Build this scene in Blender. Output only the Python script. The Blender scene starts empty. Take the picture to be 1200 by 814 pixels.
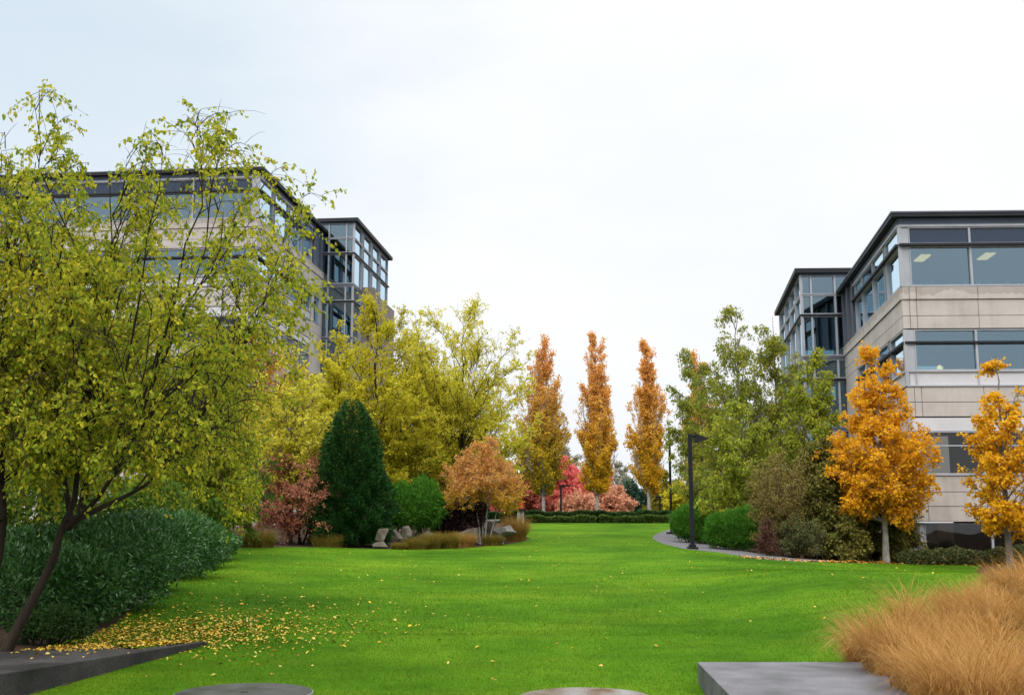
import bpy, bmesh, math, random
import numpy as np
from mathutils import Vector, Matrix
from mathutils.geometry import delaunay_2d_cdt
SC = bpy.context.scene
COL = SC.collection
random.seed(7)
EYE = 1.9
FPX = 1300.0
TILT = math.atan(208.0/FPX)
CT, ST = math.cos(TILT), math.sin(TILT)

# ------------------------------------------------------------------ geometry helpers
def ray(px, py):
    u = (px-600.0)/FPX; v = (407.0-py)/FPX
    y = CT - v*ST; z = ST + v*CT
    return u/y, z/y                      # x and z per metre of depth
def wp(px, py, D):
    a, b = ray(px, py)
    return np.array((a*D, D, EYE+b*D))
def sstep(a, b, x):
    t = np.clip((np.asarray(x, float)-a)/(b-a), 0, 1)
    return t*t*(3-2*t)
# front edge of the low concrete ledge on the left, behind which the ground is raised
LZ = 0.28
def plane_pt(px, py, z):
    a, b = ray(px, py); D = (z-EYE)/b
    return np.array((a*D, D))
LA = plane_pt(0, 789, LZ); LT = plane_pt(240, 751, LZ)
LD = (LT-LA)/np.linalg.norm(LT-LA); LN = np.array((-LD[1], LD[0]))
if LN[0] > 0: LN = -LN
PY = [-200, 8.5, 10, 11, 12.4, 15.6, 18, 21, 30, 43, 60, 80, 85, 92, 3000]
PZ = [-.36, -.36, -.36, -.2, -.06, .15, .34, .52, .74, .98, 1.44, 1.92, 2.06, 2.1, 2.1]
def Zt(x, y):
    x = np.asarray(x, float); y = np.asarray(y, float)
    z = (np.interp(y-1.5, PY, PZ)+np.interp(y, PY, PZ)*2+np.interp(y+1.5, PY, PZ))/4
    z = z + (-.033*np.clip(x, -14, 0)-.065*np.clip(x-6.5, 0, 9.5))*sstep(15, 40, y)*(1-sstep(50, 82, y))
    z = z + 0.03*np.sin(x*.31+y*.17)*sstep(14, 22, y)*(1-sstep(75, 84, y))
    d = (x-LA[0])*LN[0]+(y-LA[1])*LN[1]
    m = sstep(.02, .2, d)*(1-sstep(19, 24, y))*(y > 5)
    zz = np.maximum(z, .25+.22*sstep(1.6, 4, d))
    # planted mound on the right, under the tawny grass
    gx = sstep(3.2, 6.5, x)*sstep(11, 13.5, y)*(1-sstep(24, 30, y))
    z = z*(1-m)+zz*m + .30*gx
    return z
def zt(x, y): return float(Zt(x, y))
def gp(px, py):
    a, b = ray(px, py)
    D = np.arange(8, 130, .05)
    h = EYE+b*D-Zt(a*D, D)
    k = int(np.argmax(h <= 0)) if (h <= 0).any() else len(D)-1
    return np.array((a*D[k], D[k], zt(a*D[k], D[k])))
def on(px, D):
    x = (px-600.0)/FPX*D/(CT+0.155*ST)       # close to the horizon
    return np.array((x, D, zt(x, D)))

# ------------------------------------------------------------------ object helpers
def tag(o, label=None, cat=None, group=None, kind=None):
    if label: o['label'] = label
    if cat: o['category'] = cat
    if group: o['group'] = group
    if kind: o['kind'] = kind
    return o
def empty(name, loc, label, cat, group=None, rz=0):
    o = bpy.data.objects.new(name, None); COL.objects.link(o)
    o.location = loc; o.rotation_euler = (0, 0, rz); o.empty_display_size = .2
    return tag(o, label, cat, group)
def link(name, me, mat, parent=None, smooth=False, loc=None):
    if mat is not None:
        for m in (mat if isinstance(mat, (list, tuple)) else [mat]): me.materials.append(m)
    o = bpy.data.objects.new(name, me); COL.objects.link(o)
    if parent is not None: o.parent = parent
    if loc is not None: o.location = loc
    if smooth: me.polygons.foreach_set('use_smooth', np.ones(len(me.polygons), bool))
    me.update()
    return o
def np_mesh(name, V, F):
    """V (n,3); F list of int arrays (m,k)"""
    me = bpy.data.meshes.new(name)
    V = np.asarray(V, np.float32)
    F = [np.asarray(f, np.int32) for f in F if len(f)]
    idx = np.concatenate([f.ravel() for f in F])
    tot = np.concatenate([np.full(len(f), f.shape[1], np.int32) for f in F])
    st = np.concatenate([[0], np.cumsum(tot)[:-1]]).astype(np.int32)
    me.vertices.add(len(V)); me.vertices.foreach_set('co', V.ravel())
    me.loops.add(len(idx)); me.loops.foreach_set('vertex_index', idx)
    me.polygons.add(len(tot)); me.polygons.foreach_set('loop_start', st)
    me.polygons.foreach_set('loop_total', tot)
    me.update(calc_edges=True)
    return me
class MB:
    """collects boxes, prisms and tubes into one mesh"""
    def __init__(s): s.V = []; s.F = []
    def add(s, vs, fs):
        n = len(s.V); s.V += [tuple(v) for v in vs]; s.F += [tuple(n+i for i in f) for f in fs]
    def hexa(s, b, t):
        n = len(b)
        s.add(list(b)+list(t), [tuple(range(n))[::-1], tuple(range(n, 2*n))] +
              [(i, (i+1) % n, n+(i+1) % n, n+i) for i in range(n)])
    def box(s, x0, x1, y0, y1, z0, z1):
        q = [(x0, y0), (x1, y0), (x1, y1), (x0, y1)]
        s.hexa([(a, b, z0) for a, b in q], [(a, b, z1) for a, b in q])
    def prism(s, poly, z0, z1):
        s.hexa([(a, b, z0) for a, b in poly], [(a, b, z1) for a, b in poly])
    def tube(s, pts, rad, n=10, cap=True):
        P = np.array(pts, float); K = len(P)
        rad = np.broadcast_to(np.array(rad, float), (K,))
        T = np.gradient(P, axis=0); T /= np.linalg.norm(T, axis=1)[:, None]+1e-9
        ref = np.array((0, 0, 1.)) if abs(T[0][2]) < .9 else np.array((1., 0, 0))
        vs = []
        for k in range(K):
            a = np.cross(T[k], ref); a /= np.linalg.norm(a)+1e-9
            b = np.cross(T[k], a)
            for j in range(n):
                t = 2*math.pi*j/n
                vs.append(P[k]+rad[k]*(math.cos(t)*a+math.sin(t)*b))
        fs = [(k*n+j, k*n+(j+1) % n, (k+1)*n+(j+1) % n, (k+1)*n+j) for k in range(K-1) for j in range(n)]
        if cap: fs += [tuple(range(n)), tuple(range((K-1)*n, K*n))[::-1]]
        s.add(vs, fs)
    def lathe(s, prof, n=32):
        vs = []; K = len(prof)
        for r, z in prof:
            for j in range(n):
                t = 2*math.pi*j/n; vs.append((r*math.cos(t), r*math.sin(t), z))
        fs = [(k*n+j, k*n+(j+1) % n, (k+1)*n+(j+1) % n, (k+1)*n+j) for k in range(K-1) for j in range(n)]
        fs += [tuple(range(n))[::-1], tuple(range((K-1)*n, K*n))]
        s.add(vs, fs)
    def build(s, name, mat, parent=None, bevel=0, smooth=False, loc=None):
        me = bpy.data.meshes.new(name); me.from_pydata(s.V, [], s.F)
        bm = bmesh.new(); bm.from_mesh(me)
        bmesh.ops.recalc_face_normals(bm, faces=bm.faces)
        if bevel: bmesh.ops.bevel(bm, geom=bm.edges[:], offset=bevel, segments=2, affect='EDGES', profile=.6)
        bm.to_mesh(me); bm.free()
        return link(name, me, mat, parent, smooth, loc)

# ------------------------------------------------------------------ materials
def new_mat(name):
    m = bpy.data.materials.new(name); m.use_nodes = True
    nt = m.node_tree; nt.nodes.clear()
    out = nt.nodes.new('ShaderNodeOutputMaterial')
    return m, nt, out
def N(nt, typ, **kw):
    n = nt.nodes.new('ShaderNode'+typ)
    for k, v in kw.items():
        if k.startswith('i_'): n.inputs[k[2:].replace('_', ' ')].default_value = v
        else: setattr(n, k, v)
    return n
def ramp(nt, cols, pos=None, fac=None, interp='LINEAR'):
    r = nt.nodes.new('ShaderNodeValToRGB'); r.color_ramp.interpolation = interp
    el = r.color_ramp.elements
    k = len(cols); pos = pos or [i/(k-1) for i in range(k)]
    while len(el) < k: el.new(.5)
    for e, p, c in zip(el, pos, cols): e.position = p; e.color = (c[0], c[1], c[2], 1)
    if fac is not None: nt.links.new(fac, r.inputs[0])
    return r
def noise(nt, scale, detail=4, rough=.55, coord='Object', vec=None, stretch=None):
    if vec is None:
        tc = N(nt, 'TexCoord'); vec = tc.outputs[coord]
    if stretch:
        mp = N(nt, 'Mapping'); mp.inputs['Scale'].default_value = stretch
        nt.links.new(vec, mp.inputs[0]); vec = mp.outputs[0]
    n = N(nt, 'TexNoise'); n.inputs['Scale'].default_value = scale
    n.inputs['Detail'].default_value = detail; n.inputs['Roughness'].default_value = rough
    nt.links.new(vec, n.inputs['Vector'])
    return n
def math_n(nt, op, a, b=None, c=None, clamp=False):
    m = N(nt, 'Math', operation=op); m.use_clamp = clamp
    for i, v in enumerate((a, b, c)):
        if v is None: continue
        if isinstance(v, (int, float)): m.inputs[i].default_value = v
        else: nt.links.new(v, m.inputs[i])
    return m.outputs[0]
def mixc(nt, fac, a, b, blend='MIX'):
    m = N(nt, 'Mix', data_type='RGBA', blend_type=blend)
    for i, v in ((0, fac), (6, a), (7, b)):
        if isinstance(v, (int, float)): m.inputs[i].default_value = v
        elif isinstance(v, tuple): m.inputs[i].default_value = (*v[:3], 1)
        else: nt.links.new(v, m.inputs[i])
    return m.outputs[2]
def surf(name, cols, scale=3, detail=6, rough=.7, bump=.2, bscale=40, spec=.4, metal=0, stretch=None, coord='Object', dist=.01, rrange=None, speck=0):
    m, nt, out = new_mat(name)
    p = N(nt, 'BsdfPrincipled')
    nz = noise(nt, scale, detail, .6, coord, stretch=stretch)
    r = ramp(nt, cols, [.3+.4*i/(max(1, len(cols)-1)) for i in range(len(cols))], nz.outputs['Fac'])
    base = r.outputs[0]
    if speck:
        ns = noise(nt, 75, 3, .7, coord)
        sp = ramp(nt, [(1-speck,)*3, (1, 1, 1), (1+speck*1.3,)*3], [.36, .5, .64], ns.outputs['Fac'])
        base = mixc(nt, 1.0, base, sp.outputs[0], 'MULTIPLY')
    nt.links.new(base, p.inputs['Base Color'])
    p.inputs['Roughness'].default_value = rough; p.inputs['Metallic'].default_value = metal
    p.inputs['Specular IOR Level'].default_value = spec
    if rrange:
        rr = ramp(nt, [(rrange[0],)*3, (rrange[1],)*3], [.35, .65], nz.outputs['Fac'])
        nt.links.new(rr.outputs[0], p.inputs['Roughness'])
    if bump:
        nb = noise(nt, bscale, 5, .65, coord, stretch=stretch)
        b = N(nt, 'Bump'); b.inputs['Strength'].default_value = bump; b.inputs['Distance'].default_value = dist
        nt.links.new(nb.outputs['Fac'], b.inputs['Height']); nt.links.new(b.outputs[0], p.inputs['Normal'])
    nt.links.new(p.outputs[0], out.inputs[0])
    return m
def leaf_mat(name, cols, nscale=.8, cols_top=None, z0=0, z1=1, trans=.38, rough=.6, spec=.07, wr=.55, wn=.75, bright=1.5, ztilt=0):
    """leaf colour: every leaf differs a little, clumps differ a little, and (where the tree does) the top turns first"""
    m, nt, out = new_mat(name)
    geo = N(nt, 'NewGeometry'); tc = N(nt, 'TexCoord')
    nz = noise(nt, nscale, 3, .6, vec=tc.outputs['Object'])
    a = math_n(nt, 'MULTIPLY', geo.outputs['Random Per Island'], wr)
    b = math_n(nt, 'MULTIPLY_ADD', nz.outputs['Fac'], wn*2, .5-wn)
    b = math_n(nt, 'MULTIPLY', b, 1-wr)
    f = math_n(nt, 'ADD', a, b, clamp=True)
    cols = [tuple(min(.8, c*bright) for c in q) for q in cols]
    c = ramp(nt, cols, None, f).outputs[0]
    if cols_top:
        cols_top = [tuple(min(.8, k*bright) for k in q) for q in cols_top]
        c2 = ramp(nt, cols_top, None, f).outputs[0]
        sx = N(nt, 'SeparateXYZ'); nt.links.new(tc.outputs['Object'], sx.inputs[0])
        zz = math_n(nt, 'MULTIPLY_ADD', nz.outputs['Fac'], (z1-z0)*.6, sx.outputs[2])
        zz = math_n(nt, 'MULTIPLY_ADD', geo.outputs['Random Per Island'], (z1-z0)*.4, zz)
        mr = N(nt, 'MapRange'); mr.inputs[1].default_value = z0+(z1-z0)*.5; mr.inputs[2].default_value = z1+(z1-z0)*.5
        nt.links.new(zz, mr.inputs[0])
        c = mixc(nt, mr.outputs[0], c, c2)
    p = N(nt, 'BsdfPrincipled'); p.inputs['Roughness'].default_value = rough
    p.inputs['Specular IOR Level'].default_value = spec
    nt.links.new(c, p.inputs['Base Color'])
    t = N(nt, 'BsdfTranslucent'); nt.links.new(c, t.inputs[0])
    mx = N(nt, 'MixShader'); mx.inputs[0].default_value = trans
    nt.links.new(p.outputs[0], mx.inputs[1]); nt.links.new(t.outputs[0], mx.inputs[2])
    nt.links.new(mx.outputs[0], out.inputs[0])
    return m

# ------------------------------------------------------------------ vegetation builders
def unit(v): return v/(np.linalg.norm(v, axis=-1, keepdims=True)+1e-9)
def tubes(P, R, S):
    """P (n,K,3), R (n,K) -> verts, quads"""
    n, K, _ = P.shape
    T = unit(np.gradient(P, axis=1))
    ref = np.zeros_like(T); ref[..., 2] = 1
    steep = np.abs(T[:, :1, 2]) > .9
    ref = np.where(steep[..., None], np.array((1., .3, 0)), ref)
    A = unit(np.cross(T, ref)); B = np.cross(T, A)
    ang = np.arange(S)*2*np.pi/S
    V = P[:, :, None, :]+R[:, :, None, None]*(np.cos(ang)[None, None, :, None]*A[:, :, None, :]+np.sin(ang)[None, None, :, None]*B[:, :, None, :])
    base = (np.arange(n)*K*S)[:, None, None]
    k = np.arange(K-1)[None, :, None]; j = np.arange(S)[None, None, :]
    j2 = (j+1) % S
    q = np.stack([base+k*S+j, base+k*S+j2, base+(k+1)*S+j2, base+(k+1)*S+j], -1).reshape(-1, 4)
    return V.reshape(-1, 3), q
class Wood:
    def __init__(s): s.V = []; s.F = []; s.n = 0
    def add(s, P, R, S):
        if len(P) == 0: return
        V, q = tubes(np.asarray(P, float), np.asarray(R, float), S)
        s.V.append(V); s.F.append(q+s.n); s.n += len(V)
    def mesh(s, name): return np_mesh(name, np.concatenate(s.V), s.F)
def sample_poly(P, idx, u):
    K = P.shape[1]; f = np.clip(u, 0, .9999)*(K-1); k = f.astype(int); w = (f-k)[:, None]
    a = P[idx, k]; b = P[idx, k+1]
    return a*(1-w)+b*w, unit(b-a)
def leaves(rng, pos, d, L, Wd, fold=.25, six=False):
    """little folded leaf blades; one quad (or two) each"""
    n = len(pos); d = unit(d)
    s = unit(np.cross(d, unit(rng.normal(size=(n, 3)))))
    nn = np.cross(d, s)
    L = L[:, None]; W = Wd[:, None]
    if not six:
        V = np.stack([pos, pos+d*L*.45+s*W+nn*W*fold, pos+d*L, pos+d*L*.45-s*W+nn*W*fold], 1).reshape(-1, 3)
        return V, np.arange(4*n).reshape(-1, 4)
    tip = pos+d*L-nn*L*.12
    V = np.stack([pos, pos+d*L*.3+s*W+nn*W*fold, pos+d*L*.68+s*W*.72+nn*W*fold, tip,
                  pos+d*L*.68-s*W*.72+nn*W*fold, pos+d*L*.3-s*W+nn*W*fold], 1).reshape(-1, 3)
    b = (np.arange(n)*6)[:, None]
    return V, np.concatenate([b+np.array([[0, 1, 2, 3]]), b+np.array([[0, 3, 4, 5]])])
def bez(a, c, b, K):
    t = np.linspace(0, 1, K)[None, :, None]
    return a[:, None]*(1-t)**2+2*c[:, None]*t*(1-t)+b[:, None]*t**2
def grow(seed, H, R, clear, env, n1=30, elev=(35, 60), n2=7, n3=4, l2=.35, l3=.18, lpt=9, leaf=.1, asp=.32,
         hang=.2, r0=.1, stems=None, cx=0, cy=0, curve=.12, droop=0, spread=.05, fill=.35, twig_r=.006, six=False, gap=0, sx=1, sy=1, up=.35,
         topthin=0, wob=.004, stem_pow=1.15, limb_r=1.0, stem_w=.9):
    """one tree in local space (base at the origin): returns (wood mesh data, leaf mesh data)"""
    rng = np.random.default_rng(seed); W = Wood()
    if stems is None: stems = [[(0, 0, -.25), (cx*.3, cy*.3, H*.35), (cx*.8, cy*.8, H*.7), (cx, cy, H*.97)]]
    S = []
    for st in stems:
        st = np.array(st, float)
        t = np.linspace(0, len(st)-1, 14); k = np.minimum(t.astype(int), len(st)-2); w = (t-k)[:, None]
        p = st[k]*(1-w)+st[k+1]*w
        for _ in range(2): p[1:-1] = (p[:-2]+2*p[1:-1]+p[2:])/4
        p[2:-1] += rng.normal(size=(11, 3))*np.array((1, 1, .2))*H*wob
        S.append(p)
    S = np.array(S); ns = len(S)
    tt = np.linspace(0, 1, 14)
    rr = r0*(1-tt)**stem_pow*(1+.35*np.exp(-tt*18))+.007
    if ns > 1: rr = rr*.75
    W.add(S, np.repeat(rr[None], ns, 0)*np.where(np.arange(ns) == 0, 1.15, stem_w)[:, None], 9)
    # limbs: end points fill the crown envelope
    te = np.linspace(0, 1, 201); wgt = np.maximum(env(te), .05)**1.3*(1-topthin*te); cdf = np.cumsum(wgt)/wgt.sum()
    t_e = np.interp((np.arange(n1)+rng.uniform(0, 1, n1))/n1, cdf, te)
    phi = np.arange(n1)*2.39996+rng.normal(size=n1)*.35
    rad = R*env(t_e)*np.where(rng.random(n1) < fill, rng.uniform(.25, .8, n1), rng.uniform(.82, 1.06, n1))
    ze = clear+(H-clear)*t_e
    el = np.radians(elev[0]+(elev[1]-elev[0])*t_e+rng.normal(size=n1)*6)
    fr = np.clip((ze/H), 0, 1)
    ends = np.stack([cx*fr+np.cos(phi)*rad*sx, cy*fr+np.sin(phi)*rad*sy, ze], 1)
    si = rng.integers(0, ns, n1)
    if ns > 1:                                   # the stem nearest the limb's side carries it
        dd = ((S[:, -1, None, :2]-ends[None, :, :2])**2).sum(-1); si = dd.argmin(0)
    zs = np.maximum(ze-rad*np.tan(el), clear*.85+rng.random(n1)*.1*H)
    zs = np.minimum(zs, np.minimum(ze, H*.93))
    zcol = S[:, :, 2]
    st_p = np.empty((n1, 3))
    for i in range(n1):
        z = zs[i]; q = S[si[i]]
        st_p[i] = [np.interp(z, q[:, 2], q[:, 0]), np.interp(z, q[:, 2], q[:, 1]), z]
    ln = np.linalg.norm(ends-st_p, axis=1)
    ctl = (st_p+ends)/2+np.array((0, 0, 1))*(curve*ln)[:, None]+rng.normal(size=(n1, 3))*.06*ln[:, None]
    L1 = bez(st_p, ctl, ends, 8)
    L1[:, 2:-1] += rng.normal(size=(n1, 5, 3))*.018*ln[:, None, None]
    t8 = np.linspace(0, 1, 8)
    rb = np.clip(.16*r0+.02*ln*r0*4, .008, r0*.55)*limb_r
    W.add(L1, rb[:, None]*(1-.85*t8)[None], 5)
    # secondaries
    idx = np.repeat(np.arange(n1), n2); m = len(idx)
    u = np.tile((np.arange(n2)+.5)/n2, n1)*.8+.2+rng.uniform(-.06, .06, m)
    p, T = sample_poly(L1, idx, u)
    rv = unit(rng.normal(size=(m, 3)))
    out = unit(np.stack([p[:, 0], p[:, 1], np.zeros(m)], 1))
    d = unit(T*.55+rv*.75+out*.25+np.array((0, 0, up)))
    l = np.maximum(R*l2, ln[idx]*.25)*(1.1-.55*u)*rng.uniform(.6, 1.2, m)
    e = p+d*l[:, None]; e[:, 2] -= droop*l
    c = p+d*l[:, None]*.5+np.array((0, 0, .12+droop*.3))*l[:, None]
    L2 = bez(p, c, e, 5)
    t5 = np.linspace(0, 1, 5)
    W.add(L2, (twig_r*2.0)*(1-.7*t5)[None]*np.ones((m, 1)), 4)
    # twigs
    idx3 = np.repeat(np.arange(m), n3); q = len(idx3)
    u3 = np.tile((np.arange(n3)+.6)/n3, m)*.85+.15+rng.uniform(-.08, .08, q)
    p3, T3 = sample_poly(L2, idx3, u3)
    d3 = unit(T3*.6+unit(rng.normal(size=(q, 3)))*.8+np.array((0, 0, up*.4-hang*.5)))
    l3v = R*l3*rng.uniform(.5, 1.25, q)
    e3 = p3+d3*l3v[:, None]; e3[:, 2] -= hang*.5*l3v
    L3 = bez(p3, p3+d3*l3v[:, None]*.55, e3, 4)
    W.add(L3, twig_r*(1-.6*np.linspace(0, 1, 4))[None]*np.ones((q, 1)), 3)
    # leaves
    keep = np.ones(q, bool)
    if gap:                                      # bare twigs, in patches
        ph = rng.uniform(0, 6, 6)
        nzv = np.sin(p3[:, 0]*2.1/R*2+ph[0])+np.sin(p3[:, 1]*2.3/R*2+ph[1])+np.sin(p3[:, 2]*3.1/R+ph[2])+rng.normal(size=q)*.8
        keep = nzv > np.quantile(nzv, gap)
    if topthin: keep &= rng.random(q) > topthin*np.clip((p3[:, 2]-clear)/(H-clear), 0, 1)*.7
    ki = np.nonzero(keep)[0]
    li = np.repeat(ki, lpt); nl = len(li)
    ul = rng.uniform(.1, 1.05, nl)
    lp, lt = sample_poly(L3, li, ul)
    lp = lp+rng.normal(size=(nl, 3))*spread*np.array((1, 1, .8))
    ld = lt*.45+unit(rng.normal(size=(nl, 3)))*.8+np.array((0, 0, -hang))
    sz = leaf*rng.uniform(.65, 1.25, nl)
    LV, LF = leaves(rng, lp, ld, sz, sz*asp, .3, six)
    return W, (LV, LF)
def tree(name, loc, label, cat, leafm, barkm, group=None, crown_name='crown', trunk_name='trunk', **kw):
    root = empty(name, tuple(loc), label, cat, group)
    W, (LV, LF) = grow(**kw)
    link(trunk_name, W.mesh(trunk_name), barkm, root, True)
    link(crown_name, np_mesh(crown_name, LV, [LF]), leafm, root)
    return root
def blob(seed, lumps, n, leaf, asp=.35, outw=.5, shell=(.78, 1.06), inner=.25, rough=.14, up=.2, fold=.25, six=False, zmin=None):
    """leaf mass over overlapping lumps (cx,cy,cz,rx,ry,rz): an uneven leafy shell with leaves behind it"""
    rng = np.random.default_rng(seed); Ls = np.array(lumps, float)
    area = (Ls[:, 3]*Ls[:, 4]+Ls[:, 3]*Ls[:, 5]+Ls[:, 4]*Ls[:, 5]); pr = area/area.sum()
    n0 = int(n*1.5); k = rng.choice(len(Ls), n0, p=pr)
    d = unit(rng.normal(size=(n0, 3)))
    ph = rng.uniform(0, 6.28, (len(Ls), 4))
    wob = (np.sin(d[:, 0]*5+ph[k, 0])+np.sin(d[:, 1]*6+ph[k, 1])+np.sin(d[:, 2]*7+ph[k, 2])+np.sin((d[:, 0]+d[:, 2])*11+ph[k, 3]))*.25*rough*1.6
    r = rng.uniform(shell[0], shell[1], n0)
    inn = rng.random(n0) < inner; r[inn] = rng.uniform(.35, shell[0], inn.sum())
    r = r*(1+wob)
    pos = Ls[k, :3]+d*r[:, None]*Ls[k, 3:]
    ok = np.ones(n0, bool)
    for j in range(len(Ls)):
        q = ((pos-Ls[j, :3])/Ls[j, 3:]); ok &= ~(((q**2).sum(1) < .45) & (k != j))
    if zmin is not None: ok &= pos[:, 2] > zmin
    pos = pos[ok][:n]; d = d[ok][:n]; m = len(pos)
    ld = d*outw+unit(rng.normal(size=(m, 3)))*.7+np.array((0, 0, up))
    sz = leaf*rng.uniform(.65, 1.3, m)
    return leaves(rng, pos, ld, sz, sz*asp, fold, six)
def stems_mesh(seed, lumps, n=10, r=.02, base=(0, 0, 0)):
    rng = np.random.default_rng(seed); Ls = np.array(lumps, float); k = rng.integers(0, len(Ls), n)
    e = Ls[k, :3]+unit(rng.normal(size=(n, 3)))*Ls[k, 3:]*.75*np.array((1, 1, .8)); e[:, 2] = np.maximum(e[:, 2], .15)
    b = np.stack([Ls[k, 0]*.55, Ls[k, 1]*.55, np.full(n, -.15)], 1)+rng.normal(size=(n, 3))*np.array((.08, .08, 0))
    c = (b+e)/2+np.array((0, 0, .2))*np.linalg.norm(e-b, axis=1)[:, None]*.5
    W = Wood(); W.add(bez(b, c, e, 6), r*(1-.7*np.linspace(0, 1, 6))[None]*np.ones((n, 1)), 5)
    return W
def shrub(name, loc, label, cat, leafm, barkm, lumps, n, leaf, group=None, seed=1, nst=10, **kw):
    root = empty(name, tuple(loc), label, cat, group)
    W = stems_mesh(seed, lumps, nst)
    link('stem', W.mesh('stem'), barkm, root, True)
    V, F = blob(seed, lumps, n, leaf, **kw)
    link('foliage', np_mesh('foliage', V, [F] if not isinstance(F, list) else F), leafm, root)
    return root
def lumps_px(D, rows, base):
    """(px, y_top, y_bottom, width_px[, extra depth]) -> lumps in the local space of base"""
    out = []
    for r in rows:
        px, yt, yb, w = r[:4]; dd = r[4] if len(r) > 4 else 0
        a = wp(px, yt, D+dd); b = wp(px, yb, D+dd); rx = w/2*(D+dd)/FPX
        out.append((a[0]-base[0], D+dd-base[1], (a[2]+b[2])/2-base[2], rx, rx*.9, (a[2]-b[2])/2))
    return out
def blades(rng, base, az, L, lean, wd, K=4, curl=1.0, tipw=.1):
    """arching grass blades: base (n,3), azimuth, length, lean angle at tip"""
    n = len(base); t = np.linspace(0, 1, K)
    th = lean[:, None]*(t[None]**curl)                         # angle from vertical along the blade
    seg = (L/(K-1))[:, None]
    dx = np.concatenate([np.zeros((n, 1)), np.cumsum(np.sin(th[:, 1:])*seg, 1)], 1)
    dz = np.concatenate([np.zeros((n, 1)), np.cumsum(np.cos(th[:, 1:])*seg, 1)], 1)
    ca, sa = np.cos(az)[:, None], np.sin(az)[:, None]
    C = base[:, None]+np.stack([dx*ca, dx*sa, dz], -1)
    fa = az+rng.uniform(-.9, .9, n)
    side = np.stack([-np.sin(fa), np.cos(fa), np.zeros(n)], -1)[:, None]*(wd[:, None]*(1-(1-tipw)*t[None]))[..., None]
    V = np.stack([C-side, C+side], 2).reshape(n, K*2, 3)
    b = (np.arange(n)*K*2)[:, None]
    F = [b+np.array([[2*k, 2*k+1, 2*k+3, 2*k+2]]) for k in range(K-1)]
    return V.reshape(-1, 3), np.concatenate(F)

# ================================================================== camera, light, sky
cam = bpy.data.cameras.new('camera'); co = bpy.data.objects.new('camera', cam); COL.objects.link(co)
co.location = (0, 0, EYE); co.rotation_euler = (math.pi/2+TILT, 0, 0)
cam.sensor_fit = 'HORIZONTAL'; cam.sensor_width = 36; cam.lens = 36*FPX/1200; cam.clip_start = .1; cam.clip_end = 6000
SC.camera = co
SUN_EL, SUN_AZ = math.radians(42), math.radians(195)        # soft light from behind the camera
sl = bpy.data.lights.new('sun', 'SUN'); sl.energy = 1.5; sl.angle = math.radians(25); sl.color = (1, .94, .84)
so = bpy.data.objects.new('sun', sl); COL.objects.link(so)
sd = Vector((math.sin(SUN_AZ)*math.cos(SUN_EL), math.cos(SUN_AZ)*math.cos(SUN_EL), math.sin(SUN_EL)))
so.rotation_euler = sd.to_track_quat('Z', 'Y').to_euler(); so.location = (-10, -20, 40)
wd = bpy.data.worlds.new('World'); SC.world = wd; wd.use_nodes = True
nt = wd.node_tree; nt.nodes.clear()
out = nt.nodes.new('ShaderNodeOutputWorld'); bg = nt.nodes.new('ShaderNodeBackground'); bg.inputs[1].default_value = .1
sky = N(nt, 'TexSky', sky_type='NISHITA'); sky.sun_disc = False; sky.sun_elevation = SUN_EL; sky.sun_rotation = SUN_AZ
tc = N(nt, 'TexCoord'); sx = N(nt, 'SeparateXYZ'); nt.links.new(tc.outputs['Generated'], sx.inputs[0])
# overcast: brighter overhead than at the skyline
cl = ramp(nt, [(9.0, 9.3, 9.9), (9.7, 9.9, 10.25), (10.2, 10.3, 10.4), (24, 24, 24.2), (36, 36, 36)], [0, .12, .5, .64, 1], sx.outputs[2])
# a thinner place in the cloud, up on the left, where some blue comes through
dot = N(nt, 'VectorMath', operation='DOT_PRODUCT'); nt.links.new(tc.outputs['Generated'], dot.inputs[0])
a_, b_ = ray(-60, 90); dv = Vector((a_, 1, b_)).normalized(); dot.inputs[1].default_value = dv
nz = noise(nt, 5, 5, .55, vec=tc.outputs['Generated'], stretch=(1, 1, 2.2))
thin = math_n(nt, 'MULTIPLY_ADD', nz.outputs['Fac'], .085, dot.outputs['Value'])
mr = N(nt, 'MapRange', interpolation_type='SMOOTHSTEP'); mr.inputs[1].default_value = .94; mr.inputs[2].default_value = 1.06
mr.inputs[3].default_value = 0; mr.inputs[4].default_value = .68; nt.links.new(thin, mr.inputs[0])
nz2 = noise(nt, 3.1, 6, .6, vec=tc.outputs['Generated'], stretch=(1, 1, 2.6))
shade = ramp(nt, [(.955, .97, .985), (1.02, 1.02, 1.015)], [.35, .62], nz2.outputs['Fac'])
c1 = mixc(nt, 1.0, cl.outputs[0], shade.outputs[0], 'MULTIPLY')
blue = mixc(nt, .8, sky.outputs[0], (6.5, 8.3, 9.7))
c2 = mixc(nt, mr.outputs[0], c1, blue)
nt.links.new(c2, bg.inputs[0]); nt.links.new(bg.outputs[0], out.inputs[0])
SC.view_settings.view_transform = 'Standard'; SC.view_settings.look = 'None'
SC.view_settings.exposure = 0.0; SC.view_settings.gamma = 1
SC.render.engine = 'CYCLES'
SC.cycles.max_bounces = 8; SC.cycles.transparent_max_bounces = 12; SC.cycles.diffuse_bounces = 4
SC.cycles.use_denoising = True

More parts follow.
